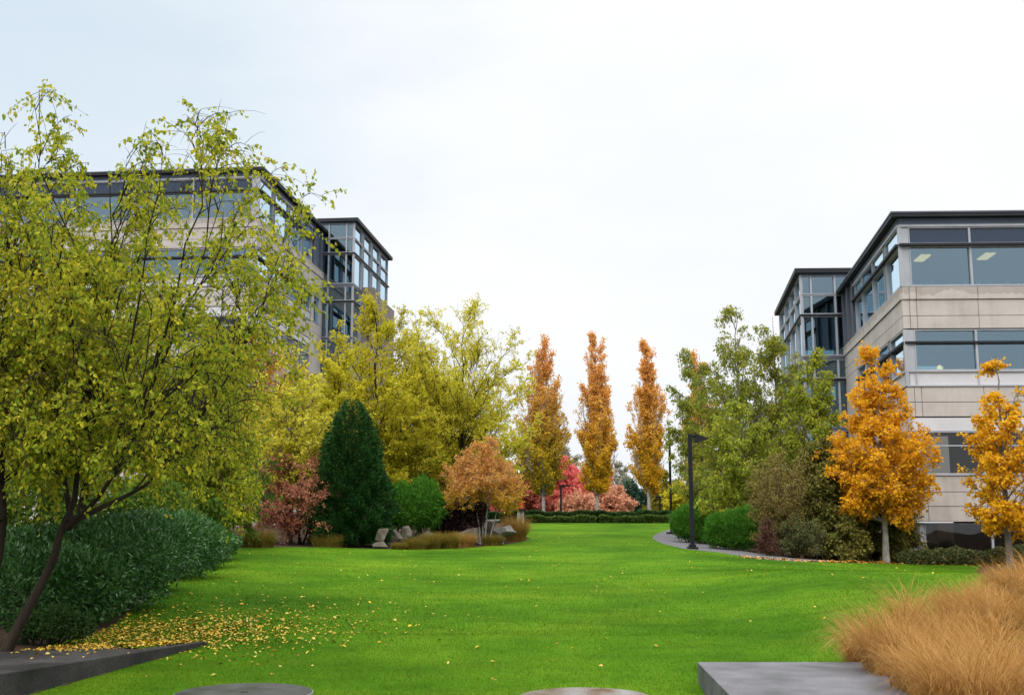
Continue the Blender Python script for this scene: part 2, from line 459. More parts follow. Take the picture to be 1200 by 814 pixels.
# ================================================================== materials
M = {}
M['soil'] = surf('soil', [(.030, .020, .014), (.055, .036, .024), (.085, .058, .038)], 4, 8, .95, .8, 30, .1, dist=.03)
M['gravel'] = surf('gravel', [(.07, .067, .073), (.12, .116, .124), (.20, .195, .205)], 22, 6, .9, .9, 45, .2, dist=.02)
M['patio'] = surf('patio', [(.16, .155, .16), (.22, .215, .22)], 5, 8, .7, .25, 90, .3)
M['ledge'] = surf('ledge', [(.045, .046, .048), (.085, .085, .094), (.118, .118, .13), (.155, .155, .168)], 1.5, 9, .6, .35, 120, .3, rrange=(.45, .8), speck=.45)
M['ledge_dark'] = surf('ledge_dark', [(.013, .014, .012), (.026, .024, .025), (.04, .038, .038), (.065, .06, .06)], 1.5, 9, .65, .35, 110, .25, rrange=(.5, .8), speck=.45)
M['table'] = surf('table', [(.018, .021, .018), (.032, .036, .032), (.06, .062, .057)], 2.5, 8, .5, .12, 70, .35, rrange=(.3, .6))
M['table_wet'] = surf('table_wet', [(.06, .055, .045), (.10, .09, .075), (.15, .135, .115)], 4, 8, .2, .05, 60, .6, rrange=(.02, .28))
M['rim'] = surf('rim', [(.17, .17, .168), (.30, .30, .295)], 6, 5, .35, .1, 60, .5)
M['hole'] = surf('hole', [(.012, .012, .012), (.02, .02, .02)], 6, 3, .9, 0)
M['metal_black'] = surf('metal_black', [(.006, .007, .009), (.012, .013, .016)], 3, 5, .6, .05, 80, .2)
M['stone'] = surf('stone', [(.06, .05, .038), (.115, .10, .075), (.19, .165, .13)], 2.6, 9, .85, .7, 9, .25, dist=.04)
M['stone_pale'] = surf('stone_pale', [(.13, .12, .11), (.24, .225, .21), (.38, .36, .345)], 2.6, 9, .8, .7, 9, .3, dist=.04)
M['concrete_pillar'] = surf('concrete_pillar', [(.24, .23, .21), (.36, .34, .31)], 2, 7, .85, .3, 40, .2)
M['red_paint'] = surf('red_paint', [(.55, .02, .02), (.68, .04, .035)], 2, 3, .45, 0)
# bark
M['bark'] = surf('bark', [(.035, .026, .019), (.075, .056, .042), (.14, .11, .085)], 9, 8, .9, .9, 22, .15, stretch=(1, 1, .22), dist=.03)
M['bark_dark'] = surf('bark_dark', [(.018, .013, .010), (.04, .03, .022)], 8, 7, .9, .7, 22, .15, stretch=(1, 1, .25), dist=.02)
M['bark_pale'] = surf('bark_pale', [(.16, .145, .13), (.30, .28, .26), (.42, .40, .38)], 7, 8, .8, .5, 18, .2, stretch=(1, 1, .5), dist=.02)
M['bark_brown'] = surf('bark_brown', [(.07, .048, .022), (.15, .105, .05)], 7, 6, .9, .4, 18, .15, stretch=(1, 1, .3), dist=.02)
M['bark_grey'] = surf('bark_grey', [(.10, .088, .075), (.19, .17, .15)], 7, 8, .85, .5, 18, .2, stretch=(1, 1, .3), dist=.02)
# building
M['concrete'] = None
def concrete_mat(name, z_stain, k=1.0, stain=(.16, .125, .10)):
    m, nt, out = new_mat(name)
    tc = N(nt, 'TexCoord'); p = N(nt, 'BsdfPrincipled')
    n1 = noise(nt, .9, 9, .62, vec=tc.outputs['Object'])
    n2 = noise(nt, 1.6, 6, .6, vec=tc.outputs['Object'], stretch=(1, 1, .12))
    c = ramp(nt, [(.40*k, .368*k, .345*k), (.46*k, .428*k, .405*k), (.50*k, .468*k, .445*k)], [.3, .5, .7], n1.outputs['Fac']).outputs[0]
    st = ramp(nt, [(.85, .83, .81), (1, 1, 1)], [.34, .5], n2.outputs['Fac']).outputs[0]
    c = mixc(nt, .7, c, st, 'MULTIPLY')
    sx = N(nt, 'SeparateXYZ'); nt.links.new(tc.outputs['Object'], sx.inputs[0])
    # water stain under the copings: an irregular band just below each coping height
    nw = noise(nt, 1.4, 5, .6, vec=tc.outputs['Object'], stretch=(1, 1, .05))
    tot = None
    for z in z_stain:
        lo = math_n(nt, 'MULTIPLY_ADD', nw.outputs['Fac'], -.8, z+.12)
        a = math_n(nt, 'GREATER_THAN', sx.outputs[2], lo)
        b = math_n(nt, 'LESS_THAN', sx.outputs[2], z+.05)
        s = math_n(nt, 'MULTIPLY', a, b)
        tot = s if tot is None else math_n(nt, 'MAXIMUM', tot, s)
    if tot is not None:
        c = mixc(nt, math_n(nt, 'MULTIPLY', tot, .32), c, stain)
    nt.links.new(c, p.inputs['Base Color']); p.inputs['Roughness'].default_value = .85
    p.inputs['Specular IOR Level'].default_value = .25
    nb = noise(nt, 26, 6, .65, vec=tc.outputs['Object']); bp = N(nt, 'Bump'); bp.inputs['Strength'].default_value = .25; bp.inputs['Distance'].default_value = .02
    nt.links.new(nb.outputs['Fac'], bp.inputs['Height']); nt.links.new(bp.outputs[0], p.inputs['Normal'])
    nt.links.new(p.outputs[0], out.inputs[0])
    return m
M['concrete_brown'] = surf('concrete_brown', [(.17, .145, .125), (.23, .20, .175), (.28, .25, .22)], .9, 8, .9, .2, 26, .2)
M['joint'] = surf('joint', [(.05, .045, .04), (.08, .07, .06)], 3, 3, .9, 0)
M['fascia'] = surf('fascia', [(.010, .012, .016), (.018, .021, .027)], 1.5, 4, .55, .03, 40, .25)
M['blue_metal'] = surf('blue_metal', [(.065, .092, .135), (.085, .115, .165)], .7, 5, .45, .03, 30, .4)
M['grey_metal'] = surf('grey_metal', [(.075, .085, .11), (.10, .115, .145)], .8, 5, .45, .03, 30, .4)
M['frame'] = surf('frame', [(.30, .32, .36), (.38, .40, .44)], 1.2, 4, .4, .02, 40, .4)
M['white_panel'] = surf('white_panel', [(.50, .50, .53), (.58, .58, .61)], .8, 4, .5, .02, 40, .4)
M['interior'] = surf('interior', [(.22, .23, .23), (.34, .34, .33)], .5, 3, .9, 0)
M['interior_dark'] = surf('interior_dark', [(.05, .045, .04), (.10, .085, .07)], .4, 4, .9, 0)
M['blind'] = surf('blind', [(.55, .6, .6), (.66, .7, .7)], 3, 3, .8, 0)
M['wood'] = surf('wood', [(.20, .09, .035), (.30, .14, .06)], 2, 6, .5, .1, 20, .3, stretch=(1, 1, .2))
def glass_mat(name, tint, refl_ior=1.9, rough=.015, gl=(1, 1, 1), wav=.012):
    m, nt, out = new_mat(name)
    lw = N(nt, 'LayerWeight'); lw.inputs[0].default_value = .5
    fr = ramp(nt, [(k,)*3 for k in refl_ior], [0, .3, .62, 1], lw.outputs['Facing'])
    tr = N(nt, 'BsdfTransparent'); tr.inputs[0].default_value = (*tint, 1)
    g = N(nt, 'BsdfGlossy'); g.inputs['Roughness'].default_value = rough; g.inputs[0].default_value = (*gl, 1)
    nb = noise(nt, .55, 2, .5); bp = N(nt, 'Bump'); bp.inputs['Strength'].default_value = .35; bp.inputs['Distance'].default_value = wav
    nt.links.new(nb.outputs['Fac'], bp.inputs['Height']); nt.links.new(bp.outputs[0], g.inputs['Normal'])
    mx = N(nt, 'MixShader'); nt.links.new(fr.outputs[0], mx.inputs[0])
    nt.links.new(tr.outputs[0], mx.inputs[1]); nt.links.new(g.outputs[0], mx.inputs[2]); nt.links.new(mx.outputs[0], out.inputs[0])
    return m
M['glass'] = glass_mat('glass', (.36, .52, .58), (.21, .26, .76, .97), gl=(.68, .87, 1.0))
M['glass_clear'] = glass_mat('glass_clear', (.40, .39, .36), (.05, .07, .4, .9))
def spandrel_mat(name, col, ior=1.8):
    m, nt, out = new_mat(name); p = N(nt, 'BsdfPrincipled'); p.inputs['Base Color'].default_value = (*col, 1)
    p.inputs['Roughness'].default_value = .06; p.inputs['IOR'].default_value = ior
    nt.links.new(p.outputs[0], out.inputs[0]); return m
M['spandrel'] = spandrel_mat('spandrel', (.022, .040, .075), 1.5)
def emit_mat(name, col, s):
    m, nt, out = new_mat(name); e = N(nt, 'Emission'); e.inputs[0].default_value = (*col, 1); e.inputs[1].default_value = s
    nt.links.new(e.outputs[0], out.inputs[0]); return m
M['lit_panel'] = emit_mat('lit_panel', (1, .44, .15), 4.2)
M['lit_lamp'] = emit_mat('lit_lamp', (1, .45, .12), 7)
M['green_signal'] = emit_mat('green_signal', (.12, .75, 1), 7)

# lawn
def lawn_mat():
    m, nt, out = new_mat('lawn'); p = N(nt, 'BsdfPrincipled'); tc = N(nt, 'TexCoord')
    big = noise(nt, .22, 5, .6, vec=tc.outputs['Object']); mid = noise(nt, 1.6, 6, .65, vec=tc.outputs['Object'], stretch=(.55, 1, 1))
    fine = noise(nt, 26, 5, .7, vec=tc.outputs['Object'], stretch=(1, .8, 1))
    c = ramp(nt, [(.030, .090, .004), (.060, .148, .006), (.104, .198, .009)], [.32, .5, .68], big.outputs['Fac']).outputs[0]  # random broad tones; contrast raised to stand in for shading of gentle mounds
    c2 = ramp(nt, [(.60, .66, .6), (1, 1, 1), (1.25, 1.12, 1.2)], [.30, .5, .70], mid.outputs['Fac']).outputs[0]
    c3 = ramp(nt, [(.6, .65, .6), (1, 1, 1), (1.25, 1.2, 1.2)], [.34, .5, .66], fine.outputs['Fac']).outputs[0]
    pat = noise(nt, .55, 6, .68, vec=tc.outputs['Object'], stretch=(.6, 1.3, 1)); pf = ramp(nt, [(0,)*3, (1,)*3], [.52, .70], pat.outputs['Fac']).outputs[0]
    c = mixc(nt, math_n(nt, 'MULTIPLY', pf, .55), c, (.115, .160, .010))
    c = mixc(nt, .85, c, c2, 'MULTIPLY'); c = mixc(nt, .75, c, c3, 'MULTIPLY')
    nt.links.new(c, p.inputs['Base Color']); p.inputs['Roughness'].default_value = .9; p.inputs['Specular IOR Level'].default_value = .03
    bp = N(nt, 'Bump'); bp.inputs['Strength'].default_value = .5; bp.inputs['Distance'].default_value = .05
    nt.links.new(fine.outputs['Fac'], bp.inputs['Height']); nt.links.new(bp.outputs[0], p.inputs['Normal'])
    nt.links.new(p.outputs[0], out.inputs[0]); return m
M['lawn'] = lawn_mat()
M['blade'] = leaf_mat('blade', [(.036, .106, .004), (.062, .150, .006), (.098, .196, .009), (.14, .18, .016)], .45, bright=1.0, trans=.3, rough=.7, spec=.04, wr=.5)

# ================================================================== ground
def grid_mesh(name, xs, ys, dz=0):
    X, Y = np.meshgrid(xs, ys); Z = Zt(X, Y)+dz
    V = np.stack([X, Y, Z], -1).reshape(-1, 3); nx, ny = len(xs), len(ys)
    i, j = np.meshgrid(np.arange(nx-1), np.arange(ny-1)); b = (j*nx+i).ravel()
    return np_mesh(name, V, [np.stack([b, b+1, b+nx+1, b+nx], 1)])
xs = np.concatenate([[-2500, -800, -300, -120, -60, -40], np.arange(-30, -9, 1), np.arange(-9, 9, .2), np.arange(9, 31, 1), [40, 60, 120, 300, 800, 2500]])
ys = np.concatenate([[-300, -60, -20, -5, 0, 4, 7], np.arange(8, 20, .2), np.arange(20, 94, 1), [100, 120, 160, 250, 500, 1200, 2900]])
tag(link('ground', grid_mesh('ground', xs, ys), M['soil'], smooth=True), 'dark mulched soil under the shrubs and beds', 'ground', kind='structure')
def cdt_sheet(name, poly, step, dz, mat, label, cat, far=None):
    poly = [Vector((float(p[0]), float(p[1]))) for p in poly]
    # densify the edge
    pts = []
    for i, a in enumerate(poly):
        b = poly[(i+1) % len(poly)]; k = max(1, int((b-a).length/(step*1.2)))
        pts += [a.lerp(b, j/k) for j in range(k)]
    nb = len(pts); edges = [(i, (i+1) % nb) for i in range(nb)]
    xs_ = [p.x for p in pts]; ys_ = [p.y for p in pts]
    rng = random.Random(3)
    extra = []
    y = min(ys_)
    while y < max(ys_):
        s = step*(1 if y < 26 else 2.4)
        x = min(xs_)
        while x < max(xs_):
            extra.append(Vector((x+rng.uniform(-.1, .1)*s, y+rng.uniform(-.1, .1)*s))); x += s
        y += s
    v, e, f, *_ = delaunay_2d_cdt(pts+extra, edges, [], 1, 1e-5)
    P = np.array([(q.x, q.y) for q in v]); Z = Zt(P[:, 0], P[:, 1])+dz
    V = np.column_stack([P, Z])
    me = np_mesh(name, V, [np.array(f)])
    o = link(name, me, mat, smooth=True)
    if me.polygons[0].normal.z < 0: me.flip_normals()
    return tag(o, label, cat, kind='structure'), P
# lawn outline: near edge, right edge along the tawny grass and the right bed, far hedge, left bed, left ledge
LB = [gp(*q)[:2] for q in [(1150, 661), (1060, 660), (1000, 660), (935, 658), (885, 655), (846, 648), (800, 643), (776, 637), (764, 631), (768, 626), (785, 620.5)]]
far = [on(790, 84)[:2], on(700, 84)[:2], on(612, 84)[:2], on(598, 78)[:2]]
left = [gp(*q)[:2] for q in [(612, 628), (622, 631), (612, 635), (585, 639), (545, 642.5), (500, 644), (445, 643.5), (380, 641.5), (320, 641), (276, 642), (250, 649), (222, 662), (195, 682), (170, 703), (148, 722), (132, 735), (105, 746), (60, 755)]]
near = [plane_pt(60, 759, LZ), plane_pt(118, 753, LZ), LT-LD*1.0+LN*.25, LT+LN*.04, LA-LN*.0+LD*.2, LA-LD*1.2, (-6.5, 8.6), (2.05, 8.6), (2.05, 13.0), (4.2, 13.2), (7, 15), (9, 20), (11, 28)]
poly = LB+far+left+near
lawn_o, lawnP = cdt_sheet('lawn', poly, .45, .018, M['lawn'], 'bright green mown lawn rising gently away', 'lawn')
# gravel path that swings out round the bushes
po = [gp(*q)[:2] for q in [(785, 620), (768, 626), (764, 631), (776, 637), (800, 643), (846, 648), (885, 655), (935, 658.5)]]
pi_ = [gp(*q)[:2] for q in [(975, 657), (930, 654.5), (890, 649), (850, 642), (825, 635.5), (812, 628), (806, 620.5), (800, 617)]]
cdt_sheet('path', po+pi_, .5, .022, M['gravel'], 'grey gravel path curving round the bushes', 'path')
po2 = [(-30, -8), (-30, 8.9), (30, 8.9), (30, -8)]
V = [(x, y, -.33) for x, y in po2]+[(x, y, -.6) for x, y in po2]
mb = MB(); mb.prism(po2, -.6, -.335); tag(mb.build('patio', M['patio']), 'paved grey terrace where the round tables stand', 'terrace', kind='structure')

# ================================================================== grass blades on the near lawn
rng = np.random.default_rng(11)
PL = [tuple(map(float, p)) for p in poly]
def inside(P, pl):
    x, y = P[:, 0], P[:, 1]; c = np.zeros(len(P), bool); n = len(pl); j = n-1
    for i in range(n):
        xi, yi = pl[i]; xj, yj = pl[j]
        c ^= ((yi > y) != (yj > y)) & (x < (xj-xi)*(y-yi)/(yj-yi+1e-12)+xi); j = i
    return c
def scatter(n, y0, y1, power):
    y = y0+(y1-y0)*rng.random(n)**power; x = (rng.random(n)-.5)*2*(.49*y+.3)
    P = np.stack([x, y], 1); return P[inside(P, PL)]
Vs, Fs, off = [], [], 0
for n, y0, y1, pw, L, w in ((230000, 10.6, 17, 1.25, .036, .003), (170000, 17, 30, 1.3, .036, .005), (60000, 30, 60, 1.2, .036, .009)):
    P = scatter(n, y0, y1, pw); m = len(P)
    b = np.column_stack([P, Zt(P[:, 0], P[:, 1])+.01])
    az = rng.uniform(0, 6.283, m); l = L*rng.uniform(.55, 1.2, m)
    d = np.stack([np.cos(az)*.55, np.sin(az)*.55, np.ones(m)], 1)*l[:, None]
    fa = rng.uniform(0, 6.283, m); s = np.stack([np.cos(fa), np.sin(fa), np.zeros(m)], 1)*w
    V = np.stack([b-s, b+s, b+d], 1).reshape(-1, 3); F = np.arange(3*m).reshape(-1, 3)
    Vs.append(V); Fs.append(F+off); off += len(V)
tag(link('grass', np_mesh('grass', np.concatenate(Vs), Fs), M['blade']), 'short mown grass blades of the lawn', 'grass', kind='stuff')

# ================================================================== concrete ledges and round tables
def ledge(name, poly, z0, z1, mat, label):
    mb = MB(); mb.prism(poly, z0, z1)
    return tag(mb.build(name, mat, bevel=.012), label, 'concrete ledge')
lb = [LA-LD*4, LT+LD*.05, LT-LD*1.2+LN*.30, plane_pt(118, 754, LZ), plane_pt(0, 763, LZ), plane_pt(-140, 770, LZ)+np.array((-2, 0))]
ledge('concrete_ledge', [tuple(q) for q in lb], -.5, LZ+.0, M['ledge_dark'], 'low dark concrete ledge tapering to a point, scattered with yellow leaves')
RZ = .28
rc = plane_pt(817, 775, RZ)
rp = [tuple(rc), (float(rc[0])-.22, 8.9), (5.6, 8.9), (5.6, float(rc[1])+.02)]
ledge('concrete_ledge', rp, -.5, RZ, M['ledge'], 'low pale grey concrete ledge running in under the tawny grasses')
def round_table(px, py_c, w, mat, label):
    D = 10.2; c = wp(px, py_c, D); r = w/2*D/FPX
    root = empty('round_table', (c[0], c[1], -.335), label, 'table', 'round tables on the terrace')
    H = c[2]+.335
    t = MB(); t.lathe([(r*.97, H-.055), (r, H-.045), (r, H-.008), (r*.993, H), (r*.5, H+.001), (.06, H+.001)], 64); t.build('tabletop', mat, root, smooth=False)
    b = MB(); b.lathe([(r*1.002, H-.026), (r*1.007, H-.022), (r*1.007, H-.006), (r*1.002, H-.003)], 64); b.build('rim', M['rim'], root)
    h = MB(); h.lathe([(.036, H+.0015), (.036, H+.004), (.03, H+.004)], 20); h.build('umbrella_hole', M['hole'], root)
    p = MB(); p.lathe([(r*.5, 0), (r*.5, .04), (.09, .08), (.075, H-.12), (.2, H-.06)], 28); p.build('pedestal', M['rim'], root)
round_table(286, 810.5, 153, M['table'], 'round stone table on the left with a dull mottled top')
round_table(686, 816, 152, M['table_wet'], 'round stone table with a wet brownish top mirroring the sky')

# ================================================================== office buildings
def zpx(py, D, px=1100):
    return EYE+ray(px, py)[1]*D
class Facade:
    """a wall plane from p to q (plan), outward normal on the right-hand side given by nsign; boxes in wall coordinates"""
    def __init__(s, p, q, nsign):
        s.p = np.array(p, float); v = np.array(q, float)-s.p; s.L = np.linalg.norm(v); s.u = v/s.L
        s.n = np.array((s.u[1], -s.u[0]))*nsign
    def pt(s, a, n): return s.p+s.u*a+s.n*n
    def box(s, mb, a0, a1, z0, z1, n0, n1):
        q = [s.pt(a0, n0), s.pt(a1, n0), s.pt(a1, n1), s.pt(a0, n1)]
        mb.hexa([(*v, z0) for v in q], [(*v, z1) for v in q])
class Bld:
    def __init__(s, name, loc, label, conc, cat='office building'):
        s.root = empty(name, loc, label, cat); s.o = np.array(loc, float); s.acc = {}; s.conc = conc; s.nw = 0
    def mb(s, part, mat):
        return s.acc.setdefault((part, mat), MB())
    def one(s, f, part, mat, *a):
        m = MB(); f.box(m, *a); m.V = [tuple(np.array(v)-s.o) for v in m.V]
        m.build(part, s.conc if mat == 'concrete' else M[mat], s.root)
    def done(s):
        for (part, mat), m in s.acc.items():
            m.V = [tuple(np.array(v)-s.o) for v in m.V]
            m.build(part, s.conc if mat == 'concrete' else M[mat], s.root)
    def window(s, f, a0, a1, z0, z1, trans=(), glass='glass', fw=.045, rec=-.10, verts=()):
        fm = MB(); f.box(fm, a0, a0+fw, z0, z1, rec-.06, .02); f.box(fm, a1-fw, a1, z0, z1, rec-.06, .02)
        f.box(fm, a0+fw, a1-fw, z0, z0+fw, rec-.06, .018); f.box(fm, a0+fw, a1-fw, z1-fw, z1, rec-.06, .018)
        for t in trans: f.box(fm, a0+fw, a1-fw, t-fw*.6, t+fw*.6, rec-.05, .012)
        for t in verts: f.box(fm, t-fw*.5, t+fw*.5, z0+fw, z1-fw, rec-.05, .014)
        fm.V = [tuple(np.array(v)-s.o) for v in fm.V]
        w = fm.build('window', M['frame'], s.root)
        pm = MB()
        f.box(pm, a0+fw*.9, a1-fw*.9, z0+fw*.9, z1-fw*.9, rec-.012, rec)
        pm.V = [tuple(np.array(v)-s.o) for v in pm.V]
        pm.build('pane', M[glass] if isinstance(glass, str) else glass, w); s.nw += 1
    def panels(s, f, a0, a1, z0, z1, cuts, part='concrete_wall', mat='concrete', n0=-.2, n1=0, gap=.012):
        """wall band cut by upright joints: each panel separate, a dark joint strip behind the gaps"""
        c = [a0]+[k for k in cuts if a0+.2 < k < a1-.2]+[a1]
        for i in range(len(c)-1):
            f.box(s.mb(part, mat), c[i]+(gap if i else 0), c[i+1]-(gap if i < len(c)-2 else 0), z0+gap, z1-gap, n0, n1)
        f.box(s.mb('joints', 'joint'), a0+.01, a1-.01, z0-.01, z1+.01, n0+.02, n1-.05)

D0 = 47.0
def band(pys): return [zpx(p, D0) for p in pys]
# heights read down the front of the right-hand building
zr = dict(roof=zpx(250, D0), fas=zpx(256, D0), lin=zpx(265, D0), sp=zpx(287.5, D0), sill=zpx(335, D0))
ZA = band([336, 351, 370, 385])                   # concrete band A and its joints
ZW2 = band([386, 401.5, 434, 435, 452])           # window row 2: top, rail, bottom / white spandrel
ZB = band([453, 471, 488])
ZW3 = band([489, 505, 522, 556])                  # white spandrel, window, rail, bottom
ZC = band([557, 576, 593, 611])
ZG = (zpx(612, D0), .35)

def storeys(b, f, bays, ends, low=False, roof_over=.55, off=0.0, spg='spandrel', blank=None):
    """one office facade, from the eaves down; off lowers/raises every level, bays are mullion positions"""
    L0, L1 = ends
    o = off
    # roof edge
    f.box(b.mb('metal_band', 'blue_metal'), L0+.02, L1-.02, zr['lin']+o+.05, zr['fas']+o-.003, -.2, .03)
    f.box(b.mb('metal_trim', 'frame'), L0, L1, zr['lin']+o-.05, zr['lin']+o+.05, -.2, .06)
    bb = [k for k in bays if L0 <= k <= L1]
    def win_row(z0, z1, trans, g='glass', verts=False):
        for i in range(len(bb)-1):
            if bb[i+1]-bb[i] < .52:
                b.one(f, 'pilaster', 'frame' if i == 0 else 'grey_metal', bb[i]+.005, bb[i+1]-.005, z0, z1, -.16, .0); continue
            b.window(f, bb[i], bb[i+1], z0, z1, trans, g)
    # top row: dark spandrel glass above the rail, vision glass below
    for i in range(len(bb)-1):
        if bb[i+1]-bb[i] < .52:
            b.one(f, 'pilaster', 'frame' if i == 0 else 'grey_metal', bb[i]+.005, bb[i+1]-.005, zr['sp']+o+.06, zr['lin']+o-.06, -.16, .0); continue
        b.window(f, bb[i], bb[i+1], zr['sp']+o+.06, zr['lin']+o-.06, (), spg, rec=-.06)
    b.one(f, 'rail', 'fascia', L0-.02, L1, zr['sp']+o-.055, zr['sp']+o+.055, -.18, .17)
    win_row(zr['sill']+o, zr['sp']+o-.057, ())
    f.box(b.mb('metal_trim', 'frame'), L0, L1, zr['sill']+o-.03, zr['sill']+o-.004, -.2, .05)
    z = [k+o for k in ZA]
    cuts = [k+.18 for k in bb]
    for i in range(3):
        b.panels(f, L0, L1, z[i+1], z[i], cuts, n1=.06 if i == 0 else 0)
    def rowW2(d):
        z = [k+d for k in ZW2]
        b.one(f, 'rail', 'fascia', L0, L1, z[1]-.05, z[1]+.05, -.15, .10)
        for i in range(len(bb)-1):
            if bb[i+1]-bb[i] < .52:
                b.one(f, 'pilaster', 'frame' if i == 0 else 'grey_metal', bb[i]+.005, bb[i+1]-.005, z[2], z[0]-.01, -.16, .0)
            else:
                b.window(f, bb[i], bb[i+1], z[2], z[0]-.01, (z[1],))
            f.box(b.mb('white_panel', 'white_panel'), bb[i]+.03, bb[i+1]-.03, z[4]+.03, z[3]-.03, -.14, -.03)
            f.box(b.mb('metal_trim', 'frame'), bb[i+1]-.03, bb[i+1]+.03, z[4], z[2]-.03, -.14, .015)
        f.box(b.mb('metal_trim', 'frame'), L0, L1, z[3]-.03, z[2]-.003, -.15, .05)
        f.box(b.mb('metal_trim', 'frame'), L0, L1, z[4]-.03, z[4]+.03, -.15, .05)
    def rowW3(d):
        z = [k+d for k in ZW3]
        f.box(b.mb('white_panel', 'white_panel'), L0, L1, z[1]+.01, z[0]-.01, -.15, -.02)
        for i in range(len(bb)-1):
            if bb[i+1]-bb[i] < .52:
                b.one(f, 'pilaster', 'frame' if i == 0 else 'grey_metal', bb[i]+.005, bb[i+1]-.005, z[3]+.02, z[1]-.01, -.16, .0)
            else:
                b.window(f, bb[i], bb[i+1], z[3]+.02, z[1]-.01, (z[2],), 'glass_clear')
        f.box(b.mb('metal_trim', 'frame'), L0, L1, z[3]-.03, z[3]+.018, -.15, .05)
    def solid(zs, d):
        z = [k+d for k in zs]
        for i in range(len(z)-1): b.panels(f, L0, L1, z[i+1], z[i], cuts)
    rowW2(o); solid(ZB, o); rowW3(o); solid(ZC, o)
    if low:                                        # further storeys down to the ground
        dz = ZC[-1]-ZB[0]+o
        rowW3(ZC[-1]-ZW3[0]+o)
        d2 = ZC[-1]-ZW3[0]+o
        zb = ZW3[-1]+d2
        solid([zb-.05, zb-1.0, zb-2.0, zb-4.2], 0)
        return zb-4.2
    return ZC[-1]+o
def floors(b, poly, zs, core):
    """floor slabs, ceilings and a core wall, seen dimly through the glass"""
    for z0, z1 in zs:
        b.mb('floor_slab', 'interior').prism(poly, z0, z1)
    b.mb('core_wall', 'interior_dark').prism(core, zs[-1][0], zs[0][1])

# ---------------- right-hand building
sR = .145
c0 = np.array((wp(1056, 330, D0)[0], D0))
uS = np.array((sR, 1)); uS /= np.linalg.norm(uS)
Lside = 17.5; Lf = 16.0
uF = np.array((1, -.035)); uF /= np.linalg.norm(uF)
M['concrete_r'] = concrete_mat('concrete_r', [ZA[0]-EYE*0])
B = Bld('office_building', (c0[0]+6, c0[1]+6, 0.0), 'beige concrete and blue glass office block on the right with lit ceiling lights', M['concrete_r'])
fF = Facade(c0, c0+uF*Lf, 1); fS = Facade(c0, c0+uS*Lside, -1)
bays = [.12, .42]+[.42+2.62*k for k in range(1, 6)]
zend = storeys(B, fF, bays, (0, Lf))
baysS = [.12, 3.1, 3.6, 6.6, 9.8, 12.0]
storeys(B, fS, baysS, (.02, 12.4), spg='glass')
# corner post, roof slab with overhang, dark metal end bay of the side wall
for (z0, z1) in ((zr['sill'], zr['lin']-.05), (ZW2[4], ZW2[0]), (ZW3[3], ZW3[0])):
    B.one(fF, 'corner_post', 'frame', -.03, .115, z0, z1, -.1, .035)
    B.one(fS, 'corner_post', 'frame', .036, .115, z0, z1, -.1, .03)
ov = .32
pr = [c0-uS*ov-uF*ov, c0+uF*(Lf+1)-uS*ov, c0+uF*(Lf+1)+uS*(Lside+6), c0-uF*ov+uS*Lside]
B.mb('roof', 'fascia').prism([tuple(q) for q in pr], zr['fas'], zr['roof']-.07)
pr2 = [c0-uS*(ov+.03)-uF*(ov+.03), c0+uF*(Lf+1)-uS*(ov+.03), c0+uF*(Lf+1)+uS*(Lside+6), c0-uF*(ov+.03)+uS*Lside]
B.mb('roof_edge', 'grey_metal').prism([tuple(q) for q in pr2], zr['roof']-.07, zr['roof'])
fS.box(B.mb('metal_wall', 'blue_metal'), 12.42, Lside, ZA[0]+.01, zr['fas']-.003, -.25, -.06)
for k in (12.42, 14.2, 15.9):
    B.one(fS, 'metal_rib', 'grey_metal', k, k+.22, ZA[0]+.01, zr['fas']-.01, -.2, .10)
for i in range(3): B.panels(fS, 12.4, Lside, ZA[i+1], ZA[i], [15], n1=.06 if i == 0 else 0)
for zz in ((ZA[3], ZW3[3]-3),): B.panels(fS, 12.4, Lside, zz[1], zz[0], [14, 15.8])
# ground floor, set back behind the pier
fG = Facade(c0+uS*.25+uF*.1, c0+uS*.25+uF*Lf, 1)
fG.box(B.mb('ground_pier', 'frame'), .15, .32, .2, ZG[0], -.2, .02)
gb = [.34, 3.14, 5.76, 8.4, 11, 13.6]
for i in range(5): B.window(fG, gb[i], gb[i+1], .45, ZG[0]-.02, (), 'glass_clear', rec=-.08)
fG.box(B.mb('blind', 'blind'), .40, .98, .5, ZG[0]-.06, -.24, -.2)
fG.box(B.mb('base_wall', 'concrete'), .1, 15, -.1, .45, -.3, .0)
fSG = Facade(c0+uS*.35+uF*.1, c0+uS*Lside+uF*.1, -1)
B.panels(fSG, 0, Lside-1, -.1, ZG[0], [4, 8, 12])
gi = [c0+uF*.5+uS*.6, c0+uF*(Lf-.5)+uS*.6, c0+uF*(Lf-.5)+uS*12, c0+uF*.5+uS*12]
gi = [tuple(q) for q in gi]
core = [tuple(c0+uF*4.5+uS*6.5), tuple(c0+uF*(Lf-.6)+uS*6.5), tuple(c0+uF*(Lf-.6)+uS*12), tuple(c0+uF*4.5+uS*12)]
floors(B, gi, [(zr['sp']-.10, zr['fas']-.1), (ZA[3]+.05, ZA[0]-.25), (ZB[2]+.1, ZB[0]-.1), (ZC[3]+.1, ZC[0]-.15), (.2, .4)], core)
# warm things behind the ground-floor glass
fG.box(B.mb('door', 'wood'), 3.95, 4.75, .42, 1.75, -2.3, -2.2)
# ceiling lights of the top floor
for px, py, w in ((1080, 303, 12), (1155, 301, 15), (1240, 300, 15)):
    zc = zr['sp']-.16
    a, bq = ray(px, py); Dl = (zc-EYE)/bq; x = a*Dl
    m = MB(); q = [(x-.24, Dl-.6), (x+.20, Dl-.6), (x+.30, Dl+.6), (x-.14, Dl+.6)]
    m.prism(q, zc, zc+.05); m.V = [tuple(np.array(v)-B.o) for v in m.V]
    m.build('ceiling_light', M['lit_panel'], B.root)
